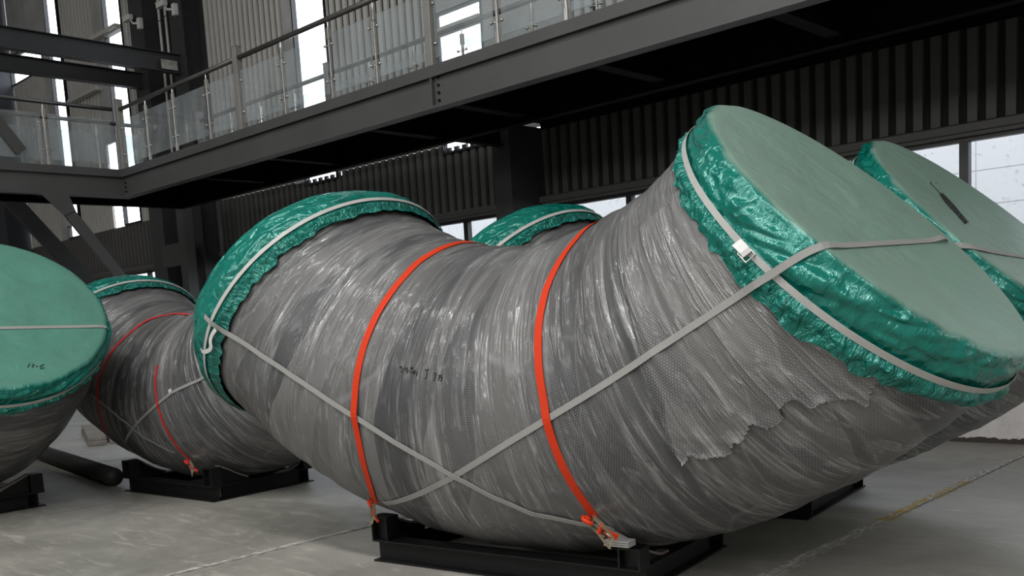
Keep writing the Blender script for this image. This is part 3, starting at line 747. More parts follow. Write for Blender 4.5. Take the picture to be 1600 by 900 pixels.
#@@STRAPS
SD = {
'A': [[-0.503,-0.11,2.094,0.26,-0.11,0.96],[-0.501,-0.279,2.06,0.16,-0.28,0.95],[-0.524,-0.4,2.015,0.16,-0.45,0.88],[-0.552,-0.505,1.961,0.24,-0.53,0.82],[-0.558,-0.609,1.886,0.21,-0.63,0.75],[-0.58,-0.692,1.814,0.2,-0.72,0.67],[-0.599,-0.763,1.735,0.15,-0.79,0.6],[-0.624,-0.822,1.655,0.14,-0.84,0.52],[-0.642,-0.872,1.568,0.13,-0.9,0.42],[-0.666,-0.91,1.481,0.11,-0.94,0.33],[-0.68,-0.939,1.387,0.29,-0.95,0.15],[-0.702,-0.956,1.293,0.27,-0.96,0.06],[-0.717,-0.962,1.195,0.09,-1.0,0.02],[-0.733,-0.961,1.096,0.05,-1.0,-0.06],[-0.748,-0.952,0.995,-0.15,-0.98,-0.11],[-0.756,-0.932,0.892,-0.17,-0.96,-0.23],[-0.774,-0.897,0.787,-0.13,-0.93,-0.35],[-0.803,-0.843,0.678,-0.21,-0.86,-0.47],[-0.85,-0.758,0.561,-0.12,-0.79,-0.6],[-0.995,-0.571,0.415,-0.2,-0.58,-0.79]],
'B': [[0.614,-0.468,2.019,-0.27,-0.47,0.84],[0.611,-0.571,1.946,-0.5,-0.56,0.66],[0.603,-0.655,1.872,-0.0,-0.64,0.77],[0.595,-0.727,1.796,-0.32,-0.74,0.59],[0.593,-0.788,1.717,-0.06,-0.8,0.6],[0.599,-0.843,1.635,-0.15,-0.86,0.48],[0.602,-0.883,1.552,-0.1,-0.91,0.41],[0.614,-0.919,1.469,-0.06,-0.94,0.35],[0.626,-0.945,1.386,-0.03,-0.97,0.26],[0.637,-0.964,1.303,-0.03,-0.98,0.17],[0.652,-0.976,1.22,0.09,-0.99,0.12],[0.666,-0.981,1.137,0.06,-1.0,0.02],[0.675,-0.977,1.053,0.12,-0.99,-0.08],[0.685,-0.965,0.969,0.12,-0.98,-0.17],[0.698,-0.946,0.886,0.24,-0.95,-0.2],[0.714,-0.92,0.803,0.16,-0.94,-0.3],[0.733,-0.885,0.721,0.1,-0.9,-0.42],[0.75,-0.838,0.638,0.1,-0.85,-0.52],[0.771,-0.782,0.558,0.11,-0.81,-0.58],[0.78,-0.71,0.47,0.14,-0.74,-0.65]],
'T1': [[-1.995,-1.053,1.718,-0.0,-0.99,-0.11],[-1.908,-1.031,1.661,0.0,-0.99,-0.14],[-1.871,-0.967,1.607,-0.14,-0.99,-0.05],[-1.751,-0.973,1.55,-0.2,-0.98,0.02],[-1.647,-0.966,1.494,0.1,-0.99,-0.13],[-1.525,-0.976,1.439,-0.23,-0.97,0.09],[-1.411,-0.983,1.385,0.07,-0.99,-0.08],[-1.321,-0.97,1.332,0.16,-0.98,-0.09],[-1.221,-0.966,1.279,0.34,-0.92,-0.21],[-1.113,-0.971,1.228,-0.07,-1.0,-0.03],[-1.011,-0.972,1.178,-0.2,-0.98,0.02],[-0.914,-0.97,1.129,0.27,-0.95,-0.14],[-0.819,-0.967,1.081,0.23,-0.96,-0.17],[-0.732,-0.958,1.033,-0.14,-0.99,-0.09],[-0.63,-0.963,0.989,-0.05,-0.99,-0.12],[-0.539,-0.959,0.944,-0.02,-0.99,-0.16],[-0.449,-0.955,0.901,0.1,-0.97,-0.23],[-0.368,-0.942,0.858,-0.09,-0.98,-0.2],[-0.28,-0.938,0.816,-0.13,-0.96,-0.26],[-0.192,-0.933,0.778,-0.03,-0.96,-0.26],[-0.113,-0.919,0.738,0.12,-0.94,-0.32],[-0.035,-0.905,0.699,-0.06,-0.92,-0.38],[0.043,-0.892,0.659,-0.05,-0.92,-0.4],[0.115,-0.875,0.618,-0.08,-0.88,-0.46],[0.185,-0.851,0.58,-0.05,-0.87,-0.49],[0.263,-0.833,0.551,-0.0,-0.84,-0.55],[0.341,-0.817,0.522,0.15,-0.83,-0.54],[0.403,-0.774,0.492,0.18,-0.78,-0.59],[0.478,-0.748,0.471,0.19,-0.78,-0.6],[0.56,-0.735,0.453,0.07,-0.76,-0.65],[0.633,-0.706,0.438,0.15,-0.73,-0.66],[0.707,-0.678,0.424,0.13,-0.7,-0.7],[0.782,-0.652,0.41,0.15,-0.69,-0.71],[0.851,-0.62,0.395,0.15,-0.65,-0.74]],
'T2': [[2.272,0.714,1.879,0.69,-0.1,0.72],[2.245,0.473,1.87,0.68,-0.09,0.72],[2.225,0.229,1.86,0.68,-0.1,0.73],[2.203,0.012,1.852,0.7,-0.1,0.71],[2.19,-0.223,1.842,0.67,-0.06,0.74],[2.174,-0.424,1.834,0.66,-0.06,0.75],[2.171,-0.655,1.825,0.69,-0.05,0.72],[2.164,-0.853,1.817,0.69,-0.06,0.72],[2.143,-0.991,1.812,0.55,-0.74,0.38],[2.087,-1.007,1.804,0.25,-0.96,0.08],[2.04,-1.026,1.773,0.01,-0.89,-0.46],[1.996,-1.056,1.742,0.1,-0.99,-0.02],[1.933,-1.034,1.712,-0.05,-0.99,-0.14],[1.882,-1.05,1.681,-0.28,-0.96,-0.02],[1.81,-1.01,1.65,0.02,-1.0,-0.05],[1.747,-1.0,1.617,-0.03,-1.0,-0.06],[1.687,-0.999,1.584,0.04,-1.0,0.03],[1.626,-0.998,1.551,-0.04,-1.0,-0.02],[1.562,-0.993,1.516,-0.07,-1.0,-0.04],[1.499,-0.994,1.482,0.07,-1.0,0.05],[1.432,-0.988,1.446,-0.08,-1.0,-0.03],[1.364,-0.984,1.409,0.01,-1.0,0.01],[1.302,-0.993,1.373,0.33,-0.93,0.16],[1.234,-0.993,1.335,-0.34,-0.92,-0.16],[1.163,-0.99,1.297,-0.14,-0.99,-0.06],[1.09,-0.984,1.257,0.12,-0.99,0.06],[1.019,-0.989,1.219,-0.05,-1.0,-0.02],[0.944,-0.989,1.181,0.1,-0.99,0.01],[0.864,-0.982,1.141,-0.12,-0.99,-0.07],[0.782,-0.976,1.101,0.06,-1.0,-0.04],[0.702,-0.976,1.06,0.0,-0.99,-0.1],[0.619,-0.973,1.019,-0.15,-0.98,-0.15],[0.535,-0.972,0.976,0.0,-0.99,-0.12],[0.443,-0.963,0.932,0.03,-0.99,-0.16],[0.353,-0.959,0.886,0.08,-0.97,-0.21],[0.264,-0.957,0.84,0.04,-0.97,-0.22],[0.163,-0.943,0.79,-0.13,-0.95,-0.28],[0.054,-0.922,0.738,-0.01,-0.95,-0.31],[-0.064,-0.895,0.684,-0.07,-0.92,-0.39],[-0.177,-0.881,0.636,-0.01,-0.9,-0.44],[-0.322,-0.834,0.58,-0.06,-0.87,-0.49],[-0.468,-0.797,0.531,-0.03,-0.82,-0.57],[-0.633,-0.744,0.482,-0.22,-0.75,-0.62],[-0.867,-0.628,0.426,-0.17,-0.66,-0.73]],
'T3': [[2.042,-1.012,1.839,0.05,-1.0,-0.02],[2.088,-1.007,1.829,0.19,-0.98,0.04],[2.132,-0.994,1.82,0.54,-0.74,0.39],[2.163,-0.91,1.813,0.69,-0.06,0.72],[2.182,-0.76,1.806,0.69,-0.06,0.72],[2.201,-0.596,1.799,0.7,-0.04,0.71],[2.221,-0.425,1.792,0.68,-0.08,0.73],[2.248,-0.289,1.783,0.69,-0.07,0.72],[2.273,-0.131,1.775,0.68,-0.06,0.73],[2.297,0.053,1.767,0.69,-0.15,0.7],[2.329,0.185,1.758,0.68,-0.09,0.73],[2.357,0.359,1.749,0.7,-0.08,0.71],[2.388,0.528,1.74,0.68,-0.11,0.72],[2.424,0.676,1.73,0.68,-0.11,0.73],[2.459,0.834,1.719,0.68,-0.1,0.72]],
'T4': [[-1.451,-0.888,1.915,0.09,-0.9,0.43],[-1.258,-0.838,1.909,0.23,-0.86,0.45],[-1.118,-0.779,1.904,0.52,-0.78,0.34],[-0.941,-0.728,1.898,0.24,-0.73,0.64],[-0.777,-0.677,1.893,0.34,-0.71,0.62],[-0.618,-0.625,1.887,-0.05,-0.62,0.78],[-0.452,-0.576,1.882,0.25,-0.62,0.74],[1.97,-1.036,1.832,0.12,-0.93,0.35],[2.116,-1.001,1.827,0.41,-0.87,0.26],[2.147,-0.94,1.825,0.69,-0.06,0.72],[2.155,-0.873,1.824,0.69,-0.06,0.72],[2.162,-0.804,1.823,0.69,-0.06,0.72],[2.169,-0.735,1.821,0.69,-0.06,0.72],[2.176,-0.665,1.82,0.69,-0.05,0.72],[2.182,-0.594,1.819,0.7,-0.04,0.72],[2.187,-0.522,1.817,0.69,-0.04,0.72],[2.193,-0.45,1.815,0.68,-0.06,0.73],[2.204,-0.378,1.813,0.65,-0.1,0.76],[2.217,-0.306,1.811,0.66,-0.09,0.74],[2.227,-0.232,1.808,0.68,-0.06,0.74],[2.237,-0.157,1.806,0.67,-0.07,0.74],[2.246,-0.081,1.803,0.7,-0.02,0.72],[2.252,-0.004,1.801,0.7,-0.09,0.7],[2.269,0.072,1.798,0.69,-0.14,0.71],[2.284,0.148,1.796,0.68,-0.09,0.73],[2.296,0.226,1.793,0.68,-0.09,0.73],[2.309,0.305,1.79,0.69,-0.08,0.72],[2.321,0.386,1.788,0.7,-0.08,0.71],[2.333,0.467,1.785,0.69,-0.09,0.71],[2.348,0.548,1.781,0.69,-0.1,0.71],[2.364,0.629,1.778,0.69,-0.11,0.72],[2.381,0.711,1.775,0.68,-0.11,0.72],[2.398,0.794,1.771,0.68,-0.11,0.72],[2.415,0.878,1.768,0.68,-0.11,0.72]],
'R1': [[0.151,-0.321,1.99,-0.01,-0.33,0.94],[-0.094,-0.275,2.0,0.13,-0.27,0.95],[-0.244,-0.293,2.007,0.15,-0.32,0.94],[-0.321,-0.357,1.996,0.04,-0.37,0.93],[-0.421,-0.407,1.98,0.15,-0.41,0.9],[-0.451,-0.493,1.941,0.28,-0.51,0.82],[-0.486,-0.573,1.897,0.3,-0.58,0.76],[-0.509,-0.651,1.838,0.18,-0.68,0.71],[-0.547,-0.718,1.778,0.36,-0.73,0.58],[-0.592,-0.778,1.715,-0.01,-0.8,0.6],[-0.641,-0.831,1.647,0.2,-0.85,0.49],[-0.678,-0.878,1.567,-0.01,-0.9,0.44],[-0.724,-0.913,1.483,0.03,-0.94,0.34],[-0.772,-0.941,1.394,-0.1,-0.95,0.28],[-0.814,-0.957,1.299,-0.25,-0.94,0.23],[-0.843,-0.967,1.2,-0.12,-0.99,0.09],[-0.851,-0.969,1.099,-0.13,-0.99,-0.01],[-0.873,-0.957,0.997,0.07,-0.98,-0.19],[-0.92,-0.929,0.892,-0.01,-0.94,-0.34],[-0.967,-0.887,0.787,0.15,-0.88,-0.46],[-1.045,-0.821,0.678,-0.09,-0.82,-0.56]],
'R2': [[0.366,-0.909,1.454,0.26,-0.88,0.39],[0.377,-0.936,1.381,0.21,-0.92,0.33],[0.381,-0.957,1.308,0.14,-0.96,0.23],[0.389,-0.97,1.233,0.13,-0.98,0.15],[0.396,-0.977,1.159,0.14,-0.99,0.07],[0.407,-0.978,1.084,0.18,-0.98,0.0],[0.413,-0.975,1.01,0.14,-0.99,-0.07],[0.419,-0.965,0.935,0.02,-0.98,-0.18],[0.418,-0.948,0.861,0.03,-0.97,-0.24],[0.432,-0.927,0.79,0.08,-0.95,-0.3],[0.437,-0.901,0.718,0.15,-0.92,-0.37],[0.448,-0.869,0.65,0.17,-0.88,-0.44],[0.455,-0.83,0.583,0.2,-0.84,-0.5],[0.459,-0.786,0.516,0.21,-0.8,-0.56],[0.472,-0.738,0.456,0.18,-0.76,-0.62],[0.474,-0.683,0.394,0.12,-0.71,-0.7]],
'T5': [[1.541,-0.991,1.4,0.12,-0.99,-0.04],[1.392,-0.982,1.35,0.0,-1.0,-0.05],[1.273,-0.999,1.308,-0.16,-0.98,-0.15],[1.094,-0.983,1.27,0.17,-0.98,0.08],[0.944,-0.987,1.233,0.02,-1.0,0.03],[0.768,-0.977,1.193,0.03,-1.0,0.03],[0.63,-0.984,1.141,-0.0,-1.0,0.0],[0.468,-0.974,1.077,-0.11,-0.99,-0.04],[0.325,-0.977,1.012,-0.09,-0.99,-0.08],[0.181,-0.978,0.944,0.03,-0.99,-0.12],[-0.007,-0.957,0.871,0.01,-0.98,-0.19],[-0.184,-0.936,0.788,0.03,-0.97,-0.26],[-0.384,-0.894,0.693,-0.01,-0.92,-0.38],[-0.619,-0.818,0.579,-0.05,-0.83,-0.55]],
'T6': [[-0.991,-0.974,1.135,-0.05,-0.99,-0.1],[-0.85,-0.967,1.07,-0.03,-1.0,-0.08],[-0.72,-0.956,1.004,-0.03,-0.99,-0.13],[-0.571,-0.958,0.94,-0.01,-0.99,-0.16],[-0.444,-0.948,0.875,-0.01,-0.97,-0.23],[-0.325,-0.935,0.81,-0.06,-0.95,-0.29],[-0.212,-0.921,0.743,-0.13,-0.95,-0.3],[-0.122,-0.895,0.675,0.13,-0.91,-0.39],[-0.012,-0.87,0.621,-0.03,-0.89,-0.45],[0.111,-0.85,0.573,-0.04,-0.87,-0.49],[0.213,-0.818,0.523,0.09,-0.84,-0.54],[0.328,-0.79,0.481,0.01,-0.79,-0.62],[0.389,-0.73,0.432,0.25,-0.72,-0.64],[0.462,-0.676,0.385,0.09,-0.7,-0.71]],
'flap': [[2.291,-0.746,1.208,0.38,-0.75,-0.54],[2.273,-0.742,1.188,0.44,-0.74,-0.51],[2.262,-0.73,1.163,0.38,-0.74,-0.56],[2.252,-0.715,1.136,0.36,-0.74,-0.57],[2.241,-0.697,1.108,0.38,-0.7,-0.6],[2.234,-0.719,1.131,0.3,-0.73,-0.61],[2.219,-0.736,1.144,0.38,-0.75,-0.54],[2.197,-0.748,1.145,0.47,-0.75,-0.47],[2.175,-0.762,1.145,0.42,-0.77,-0.48],[2.153,-0.774,1.146,0.39,-0.78,-0.49],[2.13,-0.785,1.146,0.39,-0.79,-0.48],[2.107,-0.793,1.141,0.35,-0.79,-0.5],[2.084,-0.799,1.135,0.35,-0.8,-0.49],[2.062,-0.808,1.134,0.36,-0.81,-0.46],[2.052,-0.821,1.149,0.36,-0.82,-0.45],[2.044,-0.81,1.121,0.43,-0.8,-0.42],[2.032,-0.812,1.112,0.42,-0.8,-0.42],[2.014,-0.828,1.126,0.41,-0.82,-0.4],[1.995,-0.844,1.139,0.33,-0.83,-0.45],[1.976,-0.857,1.151,0.32,-0.85,-0.42],[1.952,-0.862,1.146,0.08,-0.82,-0.56],[1.924,-0.856,1.137,-0.04,-0.8,-0.6],[1.899,-0.855,1.125,0.38,-0.85,-0.36],[1.884,-0.856,1.108,0.42,-0.84,-0.35],[1.882,-0.846,1.08,0.36,-0.84,-0.42],[1.885,-0.831,1.053,0.38,-0.82,-0.43],[1.876,-0.82,1.032,0.2,-0.81,-0.55],[1.848,-0.812,1.017,0.04,-0.78,-0.62],[1.823,-0.812,1.011,0.31,-0.83,-0.46],[1.802,-0.826,1.021,0.32,-0.84,-0.44],[1.779,-0.838,1.03,0.25,-0.86,-0.44],[1.756,-0.849,1.038,0.23,-0.87,-0.44],[1.737,-0.85,1.03,0.26,-0.87,-0.41],[1.724,-0.844,1.003,0.42,-0.84,-0.34],[1.711,-0.838,0.976,0.31,-0.85,-0.43],[1.697,-0.827,0.948,0.14,-0.83,-0.53],[1.677,-0.821,0.934,0.11,-0.82,-0.56],[1.652,-0.829,0.941,0.15,-0.84,-0.52],[1.635,-0.817,0.914,0.17,-0.83,-0.54],[1.618,-0.801,0.884,0.32,-0.82,-0.47],[1.597,-0.803,0.871,0.39,-0.82,-0.43],[1.57,-0.81,0.867,0.26,-0.84,-0.48],[1.543,-0.815,0.864,0.13,-0.83,-0.55],[1.514,-0.819,0.86,0.25,-0.83,-0.49],[1.489,-0.83,0.857,0.39,-0.83,-0.39],[1.466,-0.841,0.859,0.3,-0.83,-0.46],[1.454,-0.856,0.882,0.35,-0.85,-0.4],[1.426,-0.858,0.869,0.15,-0.84,-0.52],[1.407,-0.845,0.843,0.12,-0.85,-0.52],[1.387,-0.837,0.825,0.17,-0.85,-0.5],[1.362,-0.848,0.833,0.21,-0.86,-0.47],[1.359,-0.864,0.862,0.18,-0.87,-0.46],[1.357,-0.879,0.891,0.14,-0.89,-0.44],[1.355,-0.894,0.921,0.13,-0.9,-0.41],[1.352,-0.907,0.95,0.08,-0.91,-0.4],[1.349,-0.919,0.978,0.09,-0.93,-0.35],[1.346,-0.93,1.007,0.04,-0.94,-0.34],[1.343,-0.94,1.035,0.08,-0.96,-0.28],[1.339,-0.948,1.063,0.1,-0.96,-0.24],[1.334,-0.955,1.091,0.08,-0.97,-0.22],[1.33,-0.961,1.119,0.06,-0.97,-0.23],[1.323,-0.968,1.146,-0.0,-0.97,-0.24],[1.316,-0.975,1.173,-0.05,-0.96,-0.26],[1.31,-0.981,1.2,-0.11,-0.96,-0.26],[1.303,-0.987,1.227,-0.09,-0.97,-0.23],[1.296,-0.992,1.254,-0.12,-0.97,-0.21],[1.286,-0.996,1.28,-0.14,-0.97,-0.18],[1.275,-0.999,1.305,-0.16,-0.98,-0.14],[1.263,-1.001,1.331,-0.18,-0.98,-0.11],[1.25,-1.001,1.356,-0.19,-0.98,-0.09]],
'BK': [[1.774,-1.024,1.849,0.5,-0.78,0.38],[1.807,-1.028,1.813,0.3,-0.84,0.46],[1.84,-1.03,1.778,0.4,-0.89,0.23]],
'TAIL': [[-1.901,-1.026,1.627,-0.06,-0.97,-0.21],[-1.938,-1.023,1.603,-0.18,-0.96,-0.21],[-1.978,-1.012,1.576,-0.04,-0.98,-0.17],[-1.999,-1.007,1.545,-0.09,-0.99,-0.14],[-1.998,-1.0,1.514,0.31,-0.8,-0.51],[-2.03,-0.993,1.491,-0.15,-0.91,-0.39],[-2.096,-0.976,1.483,-0.05,-0.95,-0.31],[-2.14,-0.98,1.494,0.1,-0.92,-0.39]],
'BK2': [[0.75,-0.978,1.199,0.17,-0.98,0.07],[0.697,-0.982,1.181,-0.12,-0.99,0.02],[0.641,-0.982,1.159,0.12,-0.99,0.05]],
'W1': [[[-0.373,-0.942,1.339],[-0.355,-0.939,1.34],[-0.362,-0.943,1.33],[-0.352,-0.943,1.322],[-0.361,-0.948,1.308]],[[-0.332,-0.939,1.327],[-0.343,-0.942,1.323],[-0.335,-0.942,1.314],[-0.346,-0.947,1.304]],[[-0.33,-0.937,1.333],[-0.308,-0.94,1.33],[-0.322,-0.94,1.319],[-0.3,-0.946,1.316],[-0.311,-0.947,1.302]],[[-0.288,-0.942,1.335],[-0.271,-0.943,1.334],[-0.283,-0.945,1.325],[-0.268,-0.945,1.326]],[[-0.284,-0.949,1.308],[-0.265,-0.949,1.309]],[[-0.244,-0.947,1.315],[-0.257,-0.948,1.31],[-0.243,-0.949,1.303],[-0.253,-0.951,1.295],[-0.26,-0.95,1.3],[-0.246,-0.948,1.307],[-0.243,-0.946,1.315]],[[-0.228,-0.947,1.309],[-0.231,-0.953,1.283]],[[-0.17,-0.939,1.316],[-0.144,-0.936,1.316]],[[-0.155,-0.937,1.315],[-0.156,-0.948,1.27],[-0.167,-0.949,1.268]],[[-0.094,-0.936,1.295],[-0.103,-0.947,1.251]],[[-0.108,-0.936,1.294],[-0.092,-0.936,1.296]],[[-0.078,-0.94,1.284],[-0.052,-0.943,1.285]],[[-0.074,-0.943,1.273],[-0.049,-0.946,1.274]],[[-0.064,-0.941,1.284],[-0.077,-0.946,1.258]],[[-0.049,-0.946,1.273],[-0.055,-0.949,1.254],[-0.068,-0.947,1.257]]],
'W4': [[[2.619,0.098,1.469],[2.65,0.068,1.439]],[[2.626,0.117,1.466],[2.637,0.13,1.457],[2.652,0.1,1.44],[2.664,0.113,1.432],[2.645,0.107,1.448]],[[2.659,0.134,1.438],[2.657,0.153,1.442]],[[2.65,0.208,1.455],[2.663,0.169,1.439],[2.687,0.161,1.416],[2.685,0.192,1.422],[2.667,0.186,1.437]]],
'W3': [[[1.706,-0.069,2.335],[1.723,-0.098,2.312]],[[1.715,-0.102,2.32],[1.745,-0.104,2.287],[1.786,-0.126,2.241]],[[1.788,-0.171,2.232],[1.785,-0.067,2.249],[1.8,-0.191,2.218],[1.795,-0.067,2.239],[1.812,-0.214,2.204],[1.804,-0.067,2.229],[1.825,-0.239,2.19],[1.814,-0.07,2.218],[1.838,-0.266,2.176],[1.825,-0.075,2.207],[1.851,-0.29,2.162],[1.835,-0.082,2.196],[1.863,-0.311,2.149],[1.845,-0.09,2.184],[1.875,-0.327,2.137],[1.856,-0.1,2.172],[1.886,-0.339,2.125],[1.867,-0.113,2.16],[1.896,-0.349,2.114],[1.878,-0.128,2.147],[1.906,-0.357,2.103],[1.889,-0.145,2.134],[1.916,-0.363,2.092],[1.902,-0.169,2.121],[1.926,-0.368,2.082],[1.914,-0.193,2.108],[1.936,-0.379,2.071],[1.926,-0.212,2.095],[1.947,-0.39,2.059],[1.938,-0.227,2.083],[1.957,-0.401,2.048],[1.949,-0.24,2.072],[1.967,-0.412,2.036],[1.959,-0.253,2.06],[1.977,-0.423,2.025],[1.97,-0.265,2.048],[1.988,-0.435,2.014],[1.98,-0.278,2.037],[1.998,-0.446,2.003],[1.991,-0.291,2.025]],[[1.787,-0.077,2.245],[1.878,-0.148,2.145],[1.992,-0.352,2.018]],[[1.717,0.045,2.336],[1.723,0.044,2.33]]]}
# ------------------------------------------------------------------ straps, writing and loose wrap (local points: x, y, z, normal)
def loc_of(E): return Matrix.Translation(E.location) @ Matrix.Rotation(E.rotation_euler[2], 4, 'Z') @ Matrix.Scale(E.scale[0], 4)
def on_pipe(t, ph, off=.004):
    # point on the wrapped body's real surface at bend angle t, angle ph round the pipe
    n = math.cos(ph)*er(t)+math.sin(ph)*BB; c = cl(t)
    h = BVB.ray_cast(Vector(c+n*1.4), Vector(-n))
    p = np.array(h[0]) if h[0] is not None else c+n*rad(t)
    return p+n*off, n
def mesh_bvh(me): return BVHTree.FromPolygons([v.co.copy() for v in me.vertices], [p.vertices[:] for p in me.polygons])
BVS = [BVB, mesh_bvh(ME_CR), mesh_bvh(ME_CL)]+[mesh_bvh(q.data) for o_ in E1.children for q in o_.children if q.name.startswith('cover_strap')]
LAID = {}   # straps already laid on each elbow: later ones pass over them
def smooth_path(rows, off, n, E=None, hw=.02):
    # resample, then lay the path on the wrapped surface, bridging its hollows
    A = np.array(rows, float); P = A[:, :3].copy(); Q = A[:, 3:6].copy()
    for _ in range(4): Q[1:-1] = .25*Q[:-2]+.5*Q[1:-1]+.25*Q[2:]
    d = np.r_[0, np.cumsum(np.linalg.norm(np.diff(P, axis=0), axis=1))]; u = np.linspace(0, d[-1], n)
    P = np.stack([np.interp(u, d, P[:, k]) for k in range(3)], 1); Q = np.stack([np.interp(u, d, Q[:, k]) for k in range(3)], 1)
    for _ in range(6): Q[1:-1] = .25*Q[:-2]+.5*Q[1:-1]+.25*Q[2:]
    for _ in range(4): P[1:-1] = .25*P[:-2]+.5*P[1:-1]+.25*P[2:]
    Q /= np.linalg.norm(Q, axis=1)[:, None]
    T = np.gradient(P, axis=0); S_ = np.cross(T, Q); S_ /= np.linalg.norm(S_, axis=1)[:, None]
    h = np.zeros(n)
    for i in range(n):
        best = None
        for sd in (-hw, -hw/2, 0, hw/2, hw):
            for b in BVS+LAID.get(E.name if E else '', []):
                r = b.ray_cast(Vector(P[i]+S_[i]*sd+Q[i]*.22), Vector(-Q[i]), .5)
                if r[0] is not None:
                    v = .22-r[3]
                    if best is None or v > best: best = v
        h[i] = best if best is not None else np.nan
    ok = ~np.isnan(h); h = np.interp(np.arange(n), np.arange(n)[ok], h[ok]) if ok.any() else np.zeros(n)
    g = h.copy()
    for _ in range(14):
        g[1:-1] = .25*g[:-2]+.5*g[1:-1]+.25*g[2:]; g = np.maximum(g, h)
    return P+Q*(g+off)[:, None], Q
# torn outer layer of bubble wrap on the right half of the front elbow
ft = []
for r in SD['flap']:
    q = np.array(r[:3])-CC; t = math.atan2(q@UU, -(q@VV)); w_ = np.array(r[:3])-cl(t); ft.append((t, math.atan2(w_@BB, w_@er(t))))
ft = np.array(ft); ti_ = np.linspace(.412, .705, 170)
lowe = []
for t in ti_:
    m = np.abs(ft[:, 0]-t) < .0045
    lowe.append(ft[m, 1].max() if m.any() else np.nan)
lowe = np.array(lowe); ok = ~np.isnan(lowe); lowe = np.interp(ti_, ti_[ok], lowe[ok]); lowe = lowe+.010*(rng.random(len(ti_))-.5)
topb = np.interp(ti_, [.412, .425, .446, .47, .52, .705], [-1.12, -1.3, -1.62, -2.05, -2.3, -2.3])
nv = 64; P = np.zeros((len(ti_), nv, 3)); uv = np.zeros((len(ti_), nv+1, 2))
lift = .012*(vnoise((len(ti_), nv), (14, 9), 77)+.5)
for i, t in enumerate(ti_):
    for j in range(nv):
        f = (j/(nv-1))**1.5; ph = lowe[i]+(topb[i]-lowe[i])*f
        o_ = .004+lift[i, j]*(1-f)**2*.9+(.004*rng.random()+.006)*max(0, 1-f*18)
        if i < 6: o_ += .002*(6-i)
        if j == nv-1 or i == len(ti_)-1: o_ = -.004
        P[i, j] = on_pipe(t, ph, o_)[0]
        uv[i, j] = (RB*t+5.3, ph*R0+1)
me = grid_mesh('torn_wrap_layer', P, uv, closed_v=False)
me.materials.append(M['film_flap']); me.materials.append(M['film_edge'])
mi = []
for i in range(len(ti_)-1): mi += [1 if (j == 0 or (i == 0 and j < 40)) else 0 for j in range(nv-1)]
me.polygons.foreach_set('material_index', mi)
o_ = bpy.data.objects.new('torn_wrap_layer', me); COL.objects.link(o_); o_.parent = E1
LAID.setdefault(E1.name, []).append(mesh_bvh(me))

def strap_thing(name, label, cat, E, group=None):
    t = thing(name, label, cat, E.location, E.rotation_euler[2], group); t.scale = E.scale; return t

def ratchet(parent, p, d, n, mat, size=1.0):
    # tie-down ratchet lying along direction d with outward normal n
    d = Vector(d).normalized(); n = Vector(n); n = (n-d*n.dot(d)).normalized(); s = d.cross(n)
    R = Matrix.Translation(Vector(p)) @ Matrix((d, s, n)).transposed().to_4x4() @ Matrix.Scale(size, 4)
    bm = BM()
    for q in (-.032, .029):
        prism(bm, [(-.02, -.004), (.10, -.004), (.115, .012), (.095, .032), (.02, .030), (-.02, .012)], 1, q, q+.003, R)
    o = obj('ratchet', bm, M['zinc'], parent)
    bm = BM(); tube(bm, [R @ Vector((.07, -.034, .018)), R @ Vector((.07, .034, .018))], .012*size, 10); obj('spool', bm, M[mat], o); bm = BM(); tube(bm, [R @ Vector((0, -.032, .012)), R @ Vector((0, .032, .012))], .006*size, 8); obj('axle', bm, M['zinc'], o)
    bm = BM()
    for q in (-.038, .035): prism(bm, [(.06, .01), (.085, .03), (.19, .052), (.20, .040), (.09, .012)], 1, q, q+.003, R)
    tube(bm, [R @ Vector((.19, -.036, .046)), R @ Vector((.19, .036, .046))], .008*size, 8); obj('handle', bm, M['zinc'], o)
    bm = BM(); tube(bm, [R @ Vector(q) for q in ((-.015, 0, .022), (-.045, 0, .026), (-.055, 0, .044), (-.035, 0, .058), (-.005, 0, .046), (.02, 0, .03))], .013*size, 8)
    obj('webbing_loop', bm, M[mat], o, smooth=True)
    bm = BM(); tube(bm, [R @ Vector(q) for q in ((.10, 0, .01), (.14, 0, .005), (.155, 0, -.01), (.148, 0, -.022), (.135, 0, -.018))], .006*size, 8); obj('hook', bm, M['zinc'], o, smooth=True)
    bm = BM(); prism(bm, [(.08, .0), (.14, .0), (.172, -.025), (.162, -.034), (.135, -.008), (.08, -.006)], 1, -.02, .02, R); obj('webbing_tail', bm, M[mat], o)
    return o
def tie_down(label, E, key, width, mat, group, t_back, end, ph_back=-5.35, tucked=False):
    st = strap_thing('ratchet_strap', label, 'strap', E, group)
    rows = []
    A = np.array(SD[key])
    tp = []
    for r in A:
        q = r[:3]-CC; t = math.atan2(q@UU, -(q@VV)); w_ = r[:3]-cl(t); tp.append((t, math.atan2(w_@BB, w_@er(t))))
    if not tucked:
        t0, p0 = tp[0]
        for k in range(26, 0, -1):
            f = k/26; rows.append((t0+(t_back-t0)*f, p0+(ph_back-p0)*f))
    rows += tp
    pn = [on_pipe(t, p, .003) for t, p in rows]
    P = np.array([q[0] for q in pn]); Q = np.array([q[1] for q in pn])
    P, Q = smooth_path(np.hstack([P, Q]), .004, 170, E, width*.52)
    d = P[-1]-P[-3]; d /= np.linalg.norm(d)
    LAID.setdefault(E.name, []).append(mesh_bvh(ribbon('webbing', P, Q, width, M[mat], st).data))
    e = P[-1]+Q[-1]*.022
    return st, e, (np.array(end)-e if end is not None else d), Q[-1]
